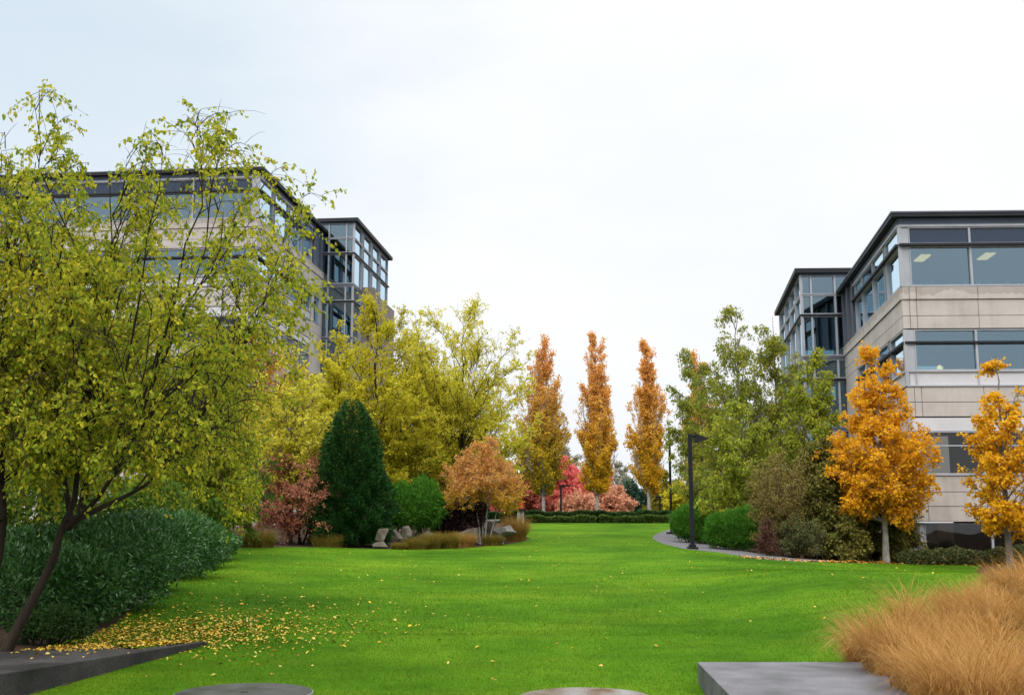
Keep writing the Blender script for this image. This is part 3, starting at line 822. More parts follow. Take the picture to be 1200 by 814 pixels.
# tower
Dt = 63.4
t0 = np.array((wp(939, 370, Dt)[0], Dt)); Lt = 13.0
ztop = zpx(315.5, Dt, 960)
def tower(B, t0, uF, uS, ztop, sgn, Lt, wide, off_front, conc_block=False):
    s = 63.4/1300.0
    d = lambda k: ztop-k*s                         # k: picture rows below the roof at the tower's distance
    f1 = Facade(t0, t0+uF*wide, 1 if sgn > 0 else -1); f2 = Facade(t0, t0+uS*Lt, -1 if sgn > 0 else 1)
    zb = d(5.5)
    for f, L, bays in ((f1, wide, [.07, .62, 2.0, 3.5, 5.0]), (f2, Lt, [.07, 2.6, 3.1, 5.7, 6.2, 8.8, 9.3, 12.2, 12.95])):
        bays = [k for k in bays if k < L+.05]
        f.box(B.mb('tower_band', 'blue_metal'), .02, L, d(7), zb-.003, -.15, .02)
        rows = [(d(31), d(7.5)), (d(55), d(31.5)), (d(105), d(57)), (d(132), d(109)), (d(190), d(135)), (d(245), d(193))]
        for r, (z0, z1) in enumerate(rows):
            for i in range(len(bays)-1):
                if bays[i+1]-bays[i] < .52:
                    B.one(f, 'tower_pilaster', 'blue_metal', bays[i]+.01, bays[i+1]-.01, z0, z1, -.14, .0); continue
                B.window(f, bays[i], bays[i+1], z0+.01, z1-.01, (), 'glass', fw=.05)
        B.one(f, 'tower_rail', 'fascia', -.02, L, d(57), d(55), -.15, .10)
        f.box(B.mb('tower_trim', 'grey_metal'), .0, L, d(109), d(105), -.15, .05)
        B.one(f, 'tower_rail', 'fascia', -.02, L, d(135), d(132.5), -.15, .10)
        f.box(B.mb('tower_trim', 'grey_metal'), .0, L, d(193), d(190), -.15, .05)
        f.box(B.mb('tower_base', 'concrete'), .02, L, -1.0, d(245), -.3, -.02)
    for z0, z1 in ((d(245), d(7)),):
        B.one(f1, 'tower_post', 'frame', -.02, .065, z0, z1, -.1, .03); B.one(f2, 'tower_post', 'frame', .031, .065, z0, z1, -.1, .02)
    ov = .3
    pr = [t0-uS*ov-uF*ov, t0+uF*(wide+.2)-uS*ov, t0+uF*(wide+.2)+uS*(Lt+.3), t0-uF*ov+uS*(Lt+.3)]
    B.mb('tower_roof', 'fascia').prism([tuple(q) for q in pr], zb, ztop)
    pi = [t0+uF*.35+uS*.35, t0+uF*(wide-.1)+uS*.35, t0+uF*(wide-.1)+uS*(Lt-.3), t0+uF*.35+uS*(Lt-.3)]
    for k in (55, 107, 160, 218):
        B.mb('tower_floor', 'interior').prism([tuple(q) for q in pi], d(k+3), d(k-3))
    pc = [t0+uF*(wide-.6)+uS*.4, t0+uF*(wide-.1)+uS*.4, t0+uF*(wide-.1)+uS*(Lt-.4), t0+uF*(wide-.6)+uS*(Lt-.4)]
    B.mb('tower_core', 'interior').prism([tuple(q) for q in pc], -.5, zb-.02)
    pb = [t0+uF*.4+uS*(Lt-.5), t0+uF*(wide-.7)+uS*(Lt-.5), t0+uF*(wide-.7)+uS*(Lt-.2), t0+uF*.4+uS*(Lt-.2)]
    if conc_block:
        B.one(f2, 'buttress', 'concrete_brown', 2.6, 10.5, 0, d(108), -.05, 1.0)
        B.one(f2, 'buttress', 'concrete_brown', 2.6, 3.5, d(108)+.002, d(100), -.05, 1.0)
    return f1, f2
fF.box(B.mb('sill_board', 'interior'), .5, 13, zr['sill']-.02, zr['sill']+.055, -.5, -.165)
tower(B, t0, uF, uS, ztop, 1, Lt, 4.2, 0)
B.done()
# small lamp glowing on the third-floor sill
lp = wp(1101, 431, D0+1.2); zs = ZW2[2]
lamp = empty('desk_lamp', (lp[0], lp[1], ZB[0]-.1), 'small lit desk lamp glowing behind the third-floor window', 'lamp')
m = MB(); m.lathe([(.10, 0), (.10, .03), (.02, .05), (.02, lp[2]-ZB[0]+.02)], 14); m.build('stand', M['metal_black'], lamp)
m = MB(); m.lathe([(.13, lp[2]-ZB[0]), (.10, lp[2]-ZB[0]+.14), (.06, lp[2]-ZB[0]+.22)], 16); m.build('lamp_shade', M['lit_lamp'], lamp)

# white odds and ends along the top-floor sill
ri = random.Random(4)
for k, a in enumerate((.62, .95, 1.15, 1.42, 2.2, 2.85, 3.42, 3.62, 3.85, 4.6, 5.1)):
    q = fF.pt(a, -.24-.04*ri.random()); m = MB()
    if k % 3 == 0:
        for j in range(3): m.box(-.10+.012*j, .09-.008*j, -.07, .07-.01*j, .06*j, .06*j+.058)
        nm, lb_, ct = 'paper_stack', 'white paper stack on the lit top-floor window sill', 'paper stack'
    elif k % 3 == 1:
        m.lathe([(.04, 0), (.05, .02), (.052, .12), (.045, .121), (.04, .03)], 14); m.tube([(.05, 0, .10), (.085, 0, .085), (.085, 0, .05), (.05, 0, .035)], .008, 6)
        nm, lb_, ct = 'mug', 'white mug on the lit top-floor window sill', 'mug'
    else:
        m.box(-.07, .07, -.05, .05, 0, .17); m.box(-.075, .075, -.055, .055, .171, .20)
        nm, lb_, ct = 'small_box', 'small white lidded box on the lit top-floor window sill', 'box'
    tag(m.build(nm, M['blind'], loc=(q[0], q[1], zr['sill']+.057)), lb_, ct, ct+' items on the office sill')

# ---------------- left-hand building: same design, farther off and taller
DL = 68.0
cl0 = np.array((wp(303, 240, DL)[0], DL)); sLf = .10
uSL = np.array((sLf, 1)); uSL /= np.linalg.norm(uSL)
uFL = np.array((-1, .10)); uFL /= np.linalg.norm(uFL)
zoff = wp(303, 194, DL-.5)[2]-zr['roof']
M['concrete_l'] = concrete_mat('concrete_l', [ZA[0]+zoff], 1.0)
B2 = Bld('office_building', (cl0[0]-6, cl0[1]+6, 0.0), 'tall beige concrete office block on the left, half hidden by the birch trees', M['concrete_l'])
LfL = 20.0; LsL = 15.6
f1 = Facade(cl0, cl0+uFL*LfL, -1); f2 = Facade(cl0, cl0+uSL*LsL, 1)
bl = [.12, .42]+[.42+3.9*k for k in range(1, 6)]
zb = storeys(B2, f1, bl, (0, LfL), low=True, off=zoff)
storeys(B2, f2, [.12, 2.9, 3.3, 6.2, 6.6, 9.6, 10.0, 12.2], (.02, 12.4), low=True, off=zoff, spg='glass')
for (z0, z1) in ((zr['sill'], zr['lin']-.05), (ZW2[4], ZW2[0]), (ZW3[3], ZW3[0])):
    B2.one(f1, 'corner_post', 'frame', -.03, .115, z0+zoff, z1+zoff, -.1, .035)
    B2.one(f2, 'corner_post', 'frame', .036, .115, z0+zoff, z1+zoff, -.1, .03)
pr = [cl0-uSL*ov-uFL*ov, cl0+uFL*(LfL+1)-uSL*ov, cl0+uFL*(LfL+1)+uSL*22, cl0-uFL*ov+uSL*LsL]
B2.mb('roof', 'fascia').prism([tuple(q) for q in pr], zr['fas']+zoff, zr['roof']-.07+zoff)
pr = [cl0-uSL*(ov+.03)-uFL*(ov+.03), cl0+uFL*(LfL+1)-uSL*(ov+.03), cl0+uFL*(LfL+1)+uSL*22, cl0-uFL*(ov+.03)+uSL*LsL]
B2.mb('roof_edge', 'grey_metal').prism([tuple(q) for q in pr], zr['roof']-.07+zoff, zr['roof']+zoff)
f2.box(B2.mb('metal_wall', 'blue_metal'), 12.42, LsL, ZA[0]+.01+zoff, zr['fas']-.003+zoff, -.25, -.06)
for k in (12.42, 14.4): B2.one(f2, 'metal_rib', 'grey_metal', k, k+.22, ZA[0]+.01+zoff, zr['fas']-.01+zoff, -.2, .10)
for i in range(3): B2.panels(f2, 12.4, LsL, ZA[i+1]+zoff, ZA[i]+zoff, [15], n1=.06 if i == 0 else 0)
z0 = zb; z1 = ZA[3]+zoff
zz = [z1, ZW2[0]+zoff-.2, ZW2[2]+zoff-.6, ZB[1]+zoff, ZC[0]+zoff, ZC[3]+zoff, (ZC[3]+zoff+z0)/2, z0]
B2.panels(f2, 12.4, 13.0, zz[2], zz[1], []); B2.panels(f2, 14.6, LsL, zz[2], zz[1], [])
B2.window(f2, 13.0, 14.6, zz[2]+.02, zz[1]-.02, (zz[2]+2.0,))
for i in (0, 2, 3, 4, 5, 6): B2.panels(f2, 12.4, LsL, zz[i+1], zz[i], [14])
for f, L in ((f1, LfL), (f2, LsL)): f.box(B2.mb('base_wall', 'concrete'), .03, L, -.5, zb-.01, -.4, -.02)
gi = [tuple(q) for q in (cl0+uFL*.5+uSL*.6, cl0+uFL*(LfL-.5)+uSL*.6, cl0+uFL*(LfL-.5)+uSL*14, cl0+uFL*.5+uSL*14)]
core = [tuple(q) for q in (cl0+uFL*4.5+uSL*6, cl0+uFL*(LfL-.6)+uSL*6, cl0+uFL*(LfL-.6)+uSL*13, cl0+uFL*4.5+uSL*13)]
floors(B2, gi, [(z0+zoff, z1+zoff) for z0, z1 in ((zr['sp']-.10, zr['fas']-.1), (ZA[3]+.05, ZA[0]-.25), (ZB[2]+.1, ZB[0]-.1), (ZC[3]+.1, ZC[0]-.15), (ZC[3]-8, ZC[3]-7.6))], core)
DtL = 83.0
tl = np.array((wp(415, 300, DtL)[0], DtL))
tower(B2, tl, uFL, uSL, wp(416, 256, DtL)[2], -1, 12.5, 4.0, 0, True)
B2.done()

# ================================================================== leaves: colours
G = {}
G['birch_near'] = leaf_mat('leaf_birch_near', [(.045, .078, .008), (.095, .140, .011), (.19, .205, .014), (.29, .26, .018), (.46, .33, .018)], .7, bright=1.9, trans=.45, spec=.1)
G['laurel'] = leaf_mat('leaf_laurel', [(.009, .034, .007), (.022, .070, .014), (.040, .105, .024), (.075, .155, .05)], .9, bright=1.5, trans=.12, rough=.3, spec=.3)
G['yellow'] = leaf_mat('leaf_yellow', [(.13, .14, .009), (.22, .208, .012), (.31, .275, .02), (.40, .33, .028)], .45, bright=2.0, trans=.42)
G['pale_yellow'] = leaf_mat('leaf_pale_yellow', [(.19, .185, .018), (.32, .29, .026), (.45, .39, .05)], .45, bright=1.95, trans=.48)
G['golden'] = leaf_mat('leaf_golden', [(.28, .165, .010), (.43, .26, .016), (.50, .31, .028), (.54, .34, .05)], .8, bright=1.25, trans=.4, cols_top=[(.36, .17, .04), (.50, .25, .06), (.60, .36, .14)], z0=1.6, z1=2.6)
G['maple'] = leaf_mat('leaf_maple', [(.34, .155, .007), (.48, .235, .010), (.56, .31, .015), (.46, .165, .010)], .7, trans=.42)
G['maple_yellow'] = leaf_mat('leaf_maple_yellow', [(.38, .17, .008), (.52, .27, .010), (.60, .34, .016), (.46, .18, .010)], .8, trans=.42)
G['rust'] = leaf_mat('leaf_rust', [(.10, .042, .024), (.175, .072, .046), (.27, .115, .065), (.15, .05, .03)], .9, bright=2.0, trans=.35)
G['orange_dull'] = leaf_mat('leaf_orange_dull', [(.20, .09, .012), (.32, .14, .015), (.36, .18, .02)], .8, trans=.35)
G['conifer'] = leaf_mat('leaf_conifer', [(.008, .030, .007), (.015, .050, .011), (.028, .078, .018)], 1.4, trans=.1, rough=.7, spec=.1)
G['pine'] = leaf_mat('leaf_pine', [(.016, .058, .006), (.032, .098, .009), (.055, .14, .015)], 1.2, bright=1.9, trans=.15, rough=.6)
G['purple'] = leaf_mat('leaf_purple', [(.012, .008, .010), (.028, .015, .017), (.04, .022, .022)], 1, trans=.1)
G['column'] = leaf_mat('leaf_column', [(.22, .17, .010), (.32, .245, .014), (.40, .295, .02)], .25, bright=1.9, trans=.45, cols_top=[(.32, .155, .04), (.42, .205, .055), (.50, .27, .09)], z0=4.0, z1=13.0)
G['column_orange'] = leaf_mat('leaf_column_orange', [(.36, .235, .012), (.48, .305, .018), (.55, .35, .03)], .25, bright=1.7, trans=.45, cols_top=[(.40, .19, .05), (.50, .245, .07), (.56, .31, .115)], z0=3.5, z1=12.0)
G['red'] = leaf_mat('leaf_red', [(.42, .13, .10), (.54, .20, .16), (.58, .28, .22)], .12, bright=1.35, wr=.45, trans=.4, cols_top=[(.40, .085, .07), (.52, .13, .11), (.56, .20, .17)], z0=.5, z1=3.5)  # reds paled in the leaf colour itself, standing in for distance haze
G['red_orange'] = leaf_mat('leaf_red_orange', [(.42, .19, .11), (.54, .28, .17), (.60, .36, .24)], .12, bright=1.2, wr=.45, trans=.3)
G['dark_red'] = leaf_mat('leaf_dark_red', [(.15, .04, .028), (.27, .075, .05), (.36, .12, .08)], .4, trans=.3)
G['greyish'] = leaf_mat('leaf_greyish', [(.15, .15, .11), (.24, .235, .18), (.32, .31, .25)], .3, trans=.3)
G['blue_conifer'] = leaf_mat('leaf_blue_conifer', [(.022, .055, .035), (.035, .08, .05), (.055, .105, .065)], .4, trans=.1)
G['olive'] = leaf_mat('leaf_olive', [(.10, .095, .014), (.17, .155, .022), (.25, .21, .035)], .3, trans=.35)
G['birch_far'] = leaf_mat('leaf_birch_far', [(.045, .080, .012), (.09, .125, .016), (.15, .17, .022), (.23, .215, .026), (.33, .27, .03)], .35, bright=1.85, trans=.5)
G['birch_lime'] = leaf_mat('leaf_birch_lime', [(.07, .105, .012), (.13, .165, .018), (.21, .22, .022), (.32, .28, .03)], .4, bright=1.85, trans=.42)
G['dusk_olive'] = leaf_mat('leaf_dusk_olive', [(.030, .036, .010), (.058, .06, .014), (.10, .09, .020), (.17, .14, .03)], .6, bright=2.0, trans=.3)
G['twig_brown'] = leaf_mat('leaf_twig_brown', [(.070, .058, .016), (.125, .10, .028), (.19, .15, .05)], .9, bright=1.9, trans=.2)
G['wine'] = leaf_mat('leaf_wine', [(.05, .025, .018), (.085, .042, .03), (.13, .08, .05)], .9, trans=.25)
G['hedge'] = leaf_mat('leaf_hedge', [(.012, .030, .009), (.025, .055, .014), (.045, .085, .022)], .5, trans=.12)
G['hedge_light'] = leaf_mat('leaf_hedge_light', [(.03, .06, .012), (.055, .095, .02), (.09, .125, .03)], .5, trans=.15)
G['low_shrub'] = leaf_mat('leaf_low_shrub', [(.030, .040, .014), (.055, .07, .024), (.10, .11, .045), (.22, .13, .04)], .9, trans=.2)
G['midgreen'] = leaf_mat('leaf_midgreen', [(.022, .05, .008), (.045, .085, .012), (.08, .125, .016), (.15, .17, .02)], .5, trans=.35)
G['tawny'] = leaf_mat('blade_tawny', [(.17, .080, .018), (.29, .145, .036), (.42, .22, .060), (.54, .32, .115), (.22, .14, .026)], 1.3, bright=1.0, trans=.35, rough=.6, wr=.6)
G['tuft'] = leaf_mat('blade_tuft', [(.075, .062, .010), (.13, .10, .018), (.20, .14, .03)], .9, trans=.3)
G['tuft_tan'] = leaf_mat('blade_tuft_tan', [(.13, .085, .018), (.24, .14, .035), (.34, .21, .06)], .9, trans=.3)

def H_at(px, ytop, D, base): return wp(px, ytop, D)[2]-base[2]
# crown outlines: relative radius over relative height
def env_pts(*p):
    xs_, ys_ = zip(*p)
    return lambda t: np.interp(t, xs_, ys_)
E_oval = env_pts((0, .45), (.15, .8), (.4, 1), (.65, .9), (.85, .55), (1, .12))
E_broad = env_pts((0, .75), (.12, .95), (.35, 1), (.6, .9), (.82, .6), (1, .2))
E_col = env_pts((0, .30), (.10, .75), (.22, .98), (.38, 1), (.55, .80), (.75, .48), (.9, .25), (1, .05))
E_maple = env_pts((0, .45), (.10, .85), (.25, 1), (.42, .92), (.58, .62), (.72, .38), (.88, .27), (1, .08))
E_birch = env_pts((0, .8), (.2, 1), (.45, .92), (.65, .65), (.85, .32), (1, .06))

# ---------------- the two near birches on the left
b1 = on(6, 15.0)
P = lambda px, py, D: tuple(wp(px, py, D)-b1)
st1 = [[(0, 0, -.3), P(48, 680, b1[1]), P(80, 615, b1[1]), P(100, 530, b1[1]+.1), P(125, 400, b1[1]+.2), P(130, 280, b1[1]+.1), P(128, 200, b1[1])],
       [P(80, 618, b1[1]), P(105, 590, b1[1]-.3), P(140, 560, b1[1]-.5), P(180, 450, b1[1]-.7), P(225, 330, b1[1]-.8), P(255, 260, b1[1]-.9), P(268, 205, b1[1]-.8)],
       [P(86, 610, b1[1]), P(130, 588, b1[1]+.4), P(175, 572, b1[1]+.7), P(225, 510, b1[1]+.9), P(280, 420, b1[1]+1.0), P(315, 350, b1[1]+1.0), P(335, 295, b1[1]+1.0)],
       [P(84, 612, b1[1]), P(75, 560, b1[1]+.5), P(60, 470, b1[1]+.9), P(45, 330, b1[1]+1.2), P(58, 240, b1[1]+1.2), P(66, 195, b1[1]+1.1)]]
c1 = np.array(P(185, 400, b1[1]))
tree('birch_tree', b1, 'nearest birch with a dark leaning trunk and yellow-green leaves beside the dark ledge', 'tree', G['birch_near'], M['bark_dark'],
     seed=21, H=P(120, 150, b1[1])[2], R=2.6, clear=2.45, env=env_pts((0, .85), (.1, 1), (.4, 1.0), (.68, .95), (.85, .9), (1, .75)), cx=c1[0]+.12, cy=0,
     n1=92, elev=(25, 62), n2=9, n3=5, l2=.30, l3=.17, lpt=15, leaf=.067, asp=.30, hang=.65, r0=.08, stem_w=.62, limb_r=.5, wob=.003, stem_pow=1.5, stems=st1, spread=.028, twig_r=.0036, six=True, droop=.25, up=.3, topthin=.5, fill=.5, gap=.26)
b0 = on(-14, 15.3)
P0 = lambda px, py, D: tuple(wp(px, py, D)-b0)
st0 = [[(0, 0, -.3), P0(-2, 680, b0[1]), P0(4, 600, b0[1]), P0(0, 480, b0[1]), P0(6, 340, b0[1]), P0(28, 240, b0[1]), P0(42, 190, b0[1])],
       [P0(3, 610, b0[1]), P0(-30, 520, b0[1]+.3), P0(-60, 380, b0[1]+.4), P0(-70, 260, b0[1]+.3), P0(-62, 190, b0[1]+.2)]]
tree('birch_tree', b0, 'birch standing upright at the left edge of the lawn bed, trunk beside the leaning one', 'tree', G['birch_near'], M['bark_dark'],
     seed=22, H=P0(40, 135, b0[1])[2], R=2.0, clear=2.45, env=env_pts((0, .8), (.1, 1), (.5, 1.0), (.75, .85), (1, .65)), cx=-.15, cy=.1,
     n1=58, elev=(25, 62), n2=9, n3=5, l2=.32, l3=.18, lpt=15, leaf=.067, asp=.30, hang=.65, r0=.08, stem_w=.62, limb_r=.5, wob=.003, stem_pow=1.5, stems=st0, spread=.028, twig_r=.0036, six=True, droop=.25, up=.3, topthin=.45, fill=.5, gap=.1)
# a third one deeper in the bed closes the gap between them and the hedge
b2 = on(95, 19.5)
tree('birch_tree', b2, 'birch set back behind the leaning birch and the dark laurels, low broad crown', 'tree', G['birch_near'], M['bark_dark'],
     seed=23, H=H_at(110, 300, 19.5, b2), R=3.0, clear=2.5, env=env_pts((0, .8), (.15, 1), (.5, .95), (.8, .6), (1, .25)), n1=60, elev=(20, 55), n2=9, n3=5, l2=.3, l3=.15, lpt=13,
     leaf=.08, asp=.29, hang=.7, r0=.08, spread=.05, twig_r=.005, six=False, droop=.2, fill=.5)
b3 = on(232, 31)
tree('birch_tree', b3, 'birch with low hanging sprays over the far end of the laurels', 'tree', G['birch_near'], M['bark_dark'],
     seed=24, H=H_at(250, 395, 31, b3), R=1.7, cx=.2, clear=1.0, env=env_pts((0, .75), (.2, 1), (.5, .95), (.8, .6), (1, .2)), n1=60, elev=(10, 50), n2=9, n3=5, l2=.3, l3=.16, lpt=11,
     leaf=.095, asp=.3, hang=.85, r0=.08, spread=.05, twig_r=.005, six=False, droop=.35, fill=.5)

# ---------------- laurels on the left
hb = on(150, 22)
rows = [(25, 648, 745, 150, -4.4), (85, 640, 738, 126, -4.0), (60, 618, 700, 190, -2), (130, 606, 712, 150, -2.6), (165, 600, 690, 130, 0), (205, 603, 676, 110, 3), (232, 613, 662, 84, 6), (252, 622, 652, 56, 9)]
lm = lumps_px(22, rows, hb)
shrub('laurel_hedge', hb, 'large mass of dark glossy laurels curving along the left of the lawn', 'hedge', G['laurel'], M['bark_dark'], lm, 62000, .10, seed=31, nst=60,
      asp=.17, outw=.55, up=.35, inner=.2, fold=.15, zmin=-.35)
jb = on(48, 15.7)
jl = lumps_px(jb[1]+.1, [(34, 716, 750, 44), (64, 710, 750, 50), (92, 718, 748, 38)], jb)
shrub('ground_shrub', jb, 'low straggly dark green shrub right of the foot of the leaning birch', 'shrub', G['hedge'], M['bark_dark'], jl, 6000, .05, seed=32, asp=.25, zmin=-.1)

eb = on(70, 27)
shrub('evergreen_shrub', eb, 'dark evergreen shrubbery behind the laurels, under the near birches', 'shrub', G['midgreen'], M['bark_dark'], lumps_px(27, [(-30, 560, 650, 110), (40, 548, 650, 110), (110, 552, 650, 110), (175, 562, 650, 100), (230, 574, 648, 80, 3)], eb), 16000, .13, seed=33, nst=24)
# ---------------- left bed, farther back
def simple(name, px, D, ytop, label, cat, leafm, bark, seed, R=None, w=None, clear=.2, group=None, dy=0, **kw):
    b = on(px, D); H = H_at(px, ytop, D, b)
    if w: R = w/2*D/FPX
    kw.setdefault('env', E_oval)
    return tree(name, b, label, cat, G[leafm], M[bark], group, seed=seed, H=H, R=R, clear=clear if clear > 1 else clear*H, **kw)
simple('maple_tree', 292, 52, 388, 'dull orange tree half hidden behind the near birches', 'tree', 'orange_dull', 'bark_dark', 41, w=130, clear=.3, n1=50, n2=9, n3=5, lpt=8, leaf=.14, twig_r=.008, hang=.3, spread=.08)
simple('birch_tree', 340, 43, 412, 'pale yellow thin birch behind the rust-coloured shrub', 'tree', 'pale_yellow', 'bark_grey', 42, w=120, clear=.2, n1=50, n2=9, n3=5, lpt=8, leaf=.14, twig_r=.009, hang=.5, spread=.08, topthin=.3)
simple('evergreen_tree', 235, 36, 415, 'dark green tree glimpsed behind the near birch leaves', 'tree', 'midgreen', 'bark_dark', 43, w=150, clear=.05, n1=56, n2=9, n3=5, lpt=8, leaf=.13, twig_r=.008, spread=.08, env=E_broad)
# rust coloured shrub
rb = gp(345, 639); rb[1] += 1.2; rb = np.array((rb[0], rb[1], zt(rb[0], rb[1])))
tree('japanese_maple', rb, 'rust-red japanese maple in layered tiers beside the dark cone evergreen', 'shrub', G['rust'], M['bark_dark'], seed=44, H=H_at(340, 534, rb[1], rb), R=68*rb[1]/FPX,
     clear=.45, env=env_pts((0, .75), (.3, 1), (.6, .95), (.85, .7), (1, .3)), n1=50, elev=(15, 55), n2=9, n3=5, l2=.34, l3=.16, lpt=10, leaf=.10, asp=.28, hang=.55, r0=.07, droop=.3, twig_r=.005, spread=.05, cx=-.1, gap=.12,
     stems=[[(0, 0, -.1), (-.1, 0, .5), (-.5, .1, 1.6)], [(.05, .05, -.1), (.25, .1, .6), (.6, .1, 1.7)], [(-.05, -.05, -.1), (0, -.2, .8), (.1, -.3, 2.1)]])
# dark evergreen cone
cb = gp(402, 642); cb[1] += 1.6; cb = np.array((cb[0], cb[1], zt(cb[0], cb[1])))
def cone_tree(b, H, R, n, seed, leafm, label, name='conifer', cat='tree', leaf=.16, group=None, power=.75, barkm='bark_dark'):
    rng = np.random.default_rng(seed)
    root = empty(name, tuple(b), label, cat, group)
    t = np.sort(1-np.sqrt(rng.random(n)))*1.0; phi = rng.uniform(0, 2*np.pi, n)
    prof = lambda t: np.interp(t, [0, .06, .2, .45, .7, .88, 1], [.88, .98, 1, .86, .64, .42, .10])
    ph = rng.uniform(0, 6, 5)
    lump = 1+.05*np.sin(phi*2.3+t*9+ph[3])+.12*np.sin(phi*4+t*16+ph[0])+.10*np.sin(phi*7-t*27+ph[1])+.08*np.sin(phi*13+t*46+ph[2])
    rr = R*prof(t)*lump*(1.04-.45*rng.random(n)**1.8)
    pos = np.stack([np.cos(phi)*rr, np.sin(phi)*rr, .01*H+t*H*.98], 1)
    out = np.stack([np.cos(phi), np.sin(phi), np.zeros(n)], 1)
    d = out*.75+unit(rng.normal(size=(n, 3)))*.5+np.array((0, 0, .55))
    sz = leaf*rng.uniform(.6, 1.3, n)
    LV, LF = leaves(rng, pos, d, sz, sz*.2, .15)
    W = Wood(); z = np.linspace(-.2, H*.95, 8)
    W.add(np.stack([z*0, z*0, z], 1)[None], (R*.07*(1-.9*np.linspace(0, 1, 8)))[None], 8)
    nb = 70; tb = rng.random(nb)*.85+.03; pb = rng.uniform(0, 6.28, nb); rl = R*prof(tb)*.85
    s = np.stack([0*tb, 0*tb, tb*H], 1); e = np.stack([np.cos(pb)*rl, np.sin(pb)*rl, tb*H+.25*rl], 1)
    W.add(bez(s, (s+e)/2, e, 4), .02*np.ones((nb, 4))*np.linspace(1, .3, 4), 4)
    link('trunk', W.mesh('trunk'), M[barkm], root, True)
    link('crown', np_mesh('crown', LV, [LF]), leafm, root)
    return root
cone_tree(cb, H_at(405, 466, cb[1], cb), 43*cb[1]/FPX, 60000, 45, G['conifer'], 'dense dark green cone-shaped evergreen at the back left of the lawn', leaf=.125)

# yellow trees behind the pines
simple('birch_tree', 437, 50, 352, 'bushy golden yellow tree in front of the left glass tower', 'tree', 'yellow', 'bark_dark', 46, w=168, clear=.14, n1=84, elev=(35, 68), n2=9, n3=5, l2=.3, l3=.15, lpt=17, leaf=.12, asp=.27,
       twig_r=.006, limb_r=.5, hang=.1, up=.8, spread=.045, r0=.11, env=env_pts((0, .7), (.2, 1), (.5, .98), (.75, .72), (.9, .42), (1, .12)), gap=.05)
simple('birch_tree', 541, 52, 366, 'open airy yellow tree with sky showing through its crown', 'tree', 'pale_yellow', 'bark_dark', 47, w=180, clear=.16, n1=90, elev=(30, 62), n2=9, n3=5, l2=.28, l3=.17, lpt=16, leaf=.125, asp=.27,
       twig_r=.006, limb_r=.5, hang=.1, up=.8, spread=.045, r0=.08, env=env_pts((0, .62), (.2, .95), (.5, 1), (.78, .88), (.92, .6), (1, .25)), gap=.06, topthin=.1)
simple('birch_tree', 492, 55, 392, 'yellow tree filling the gap between the golden tree and the airy one', 'tree', 'pale_yellow', 'bark_dark', 147, w=130, clear=.12, n1=60, elev=(30, 66), n2=9, n3=5, l2=.28, l3=.17, lpt=14, leaf=.13, asp=.27,
       twig_r=.006, limb_r=.5, hang=.1, up=.8, spread=.05, r0=.09, env=E_broad)
simple('birch_tree', 392, 47, 412, 'slim yellow tree behind the dark cone evergreen, against the left building', 'tree', 'yellow', 'bark_dark', 148, w=96, clear=.14, n1=56, elev=(35, 68), n2=9, n3=5, l2=.3, l3=.17, lpt=13, leaf=.125, asp=.27,
       twig_r=.006, limb_r=.5, hang=.1, up=.8, spread=.045, r0=.08)
# low pine, dark bush
pb = on(482, 45.5)
shrub('pine_shrub', pb, 'low spreading bright green pine behind the boulders', 'shrub', G['pine'], M['bark_dark'], lumps_px(45.5, [(470, 566, 612, 50), (497, 562, 610, 42), (482, 574, 620, 70), (455, 578, 620, 40), (500, 580, 620, 36)], pb), 22000, .16, seed=48, asp=.09, up=.5, outw=.6, nst=16)
qb = on(535, 46.5)
shrub('purple_shrub', qb, 'very dark purple-black shrub between the pine and the orange maple', 'shrub', G['purple'], M['bark_dark'], lumps_px(46.5, [(522, 580, 622, 40), (546, 578, 624, 50), (536, 572, 612, 50), (520, 590, 628, 40)], qb), 12000, .10, seed=49, nst=16)
# orange multi-stem maple
ob = gp(567, 637); ob[1] -= .3; ob = np.array((ob[0], ob[1], zt(ob[0], ob[1])))
tree('maple_tree', ob, 'small golden orange maple with several pale slender stems by the rocks', 'tree', G['golden'], M['bark_pale'], seed=50, H=H_at(566, 518, ob[1], ob), R=46*ob[1]/FPX, clear=1.55,
     env=env_pts((0, .85), (.12, 1), (.35, 1), (.62, .8), (.85, .45), (1, .12)), n1=56, elev=(25, 60), n2=9, n3=5, l2=.32, l3=.16, lpt=13, leaf=.09, asp=.26, hang=.15, r0=.055, twig_r=.005, spread=.05,
     stems=[[(-.12, 0, -.15), (-.2, 0, .9), (-.55, .1, 3.0)], [(.08, .05, -.15), (.1, .05, .9), (.25, .1, 3.6)], [(.15, -.05, -.15), (.4, -.05, .8), (.85, 0, 2.6)], [(-.05, .1, -.15), (-.05, .2, 1), (0, .3, 3.8)], [(0, -.1, -.15), (.15, -.25, 1), (.3, -.4, 2.9)]])

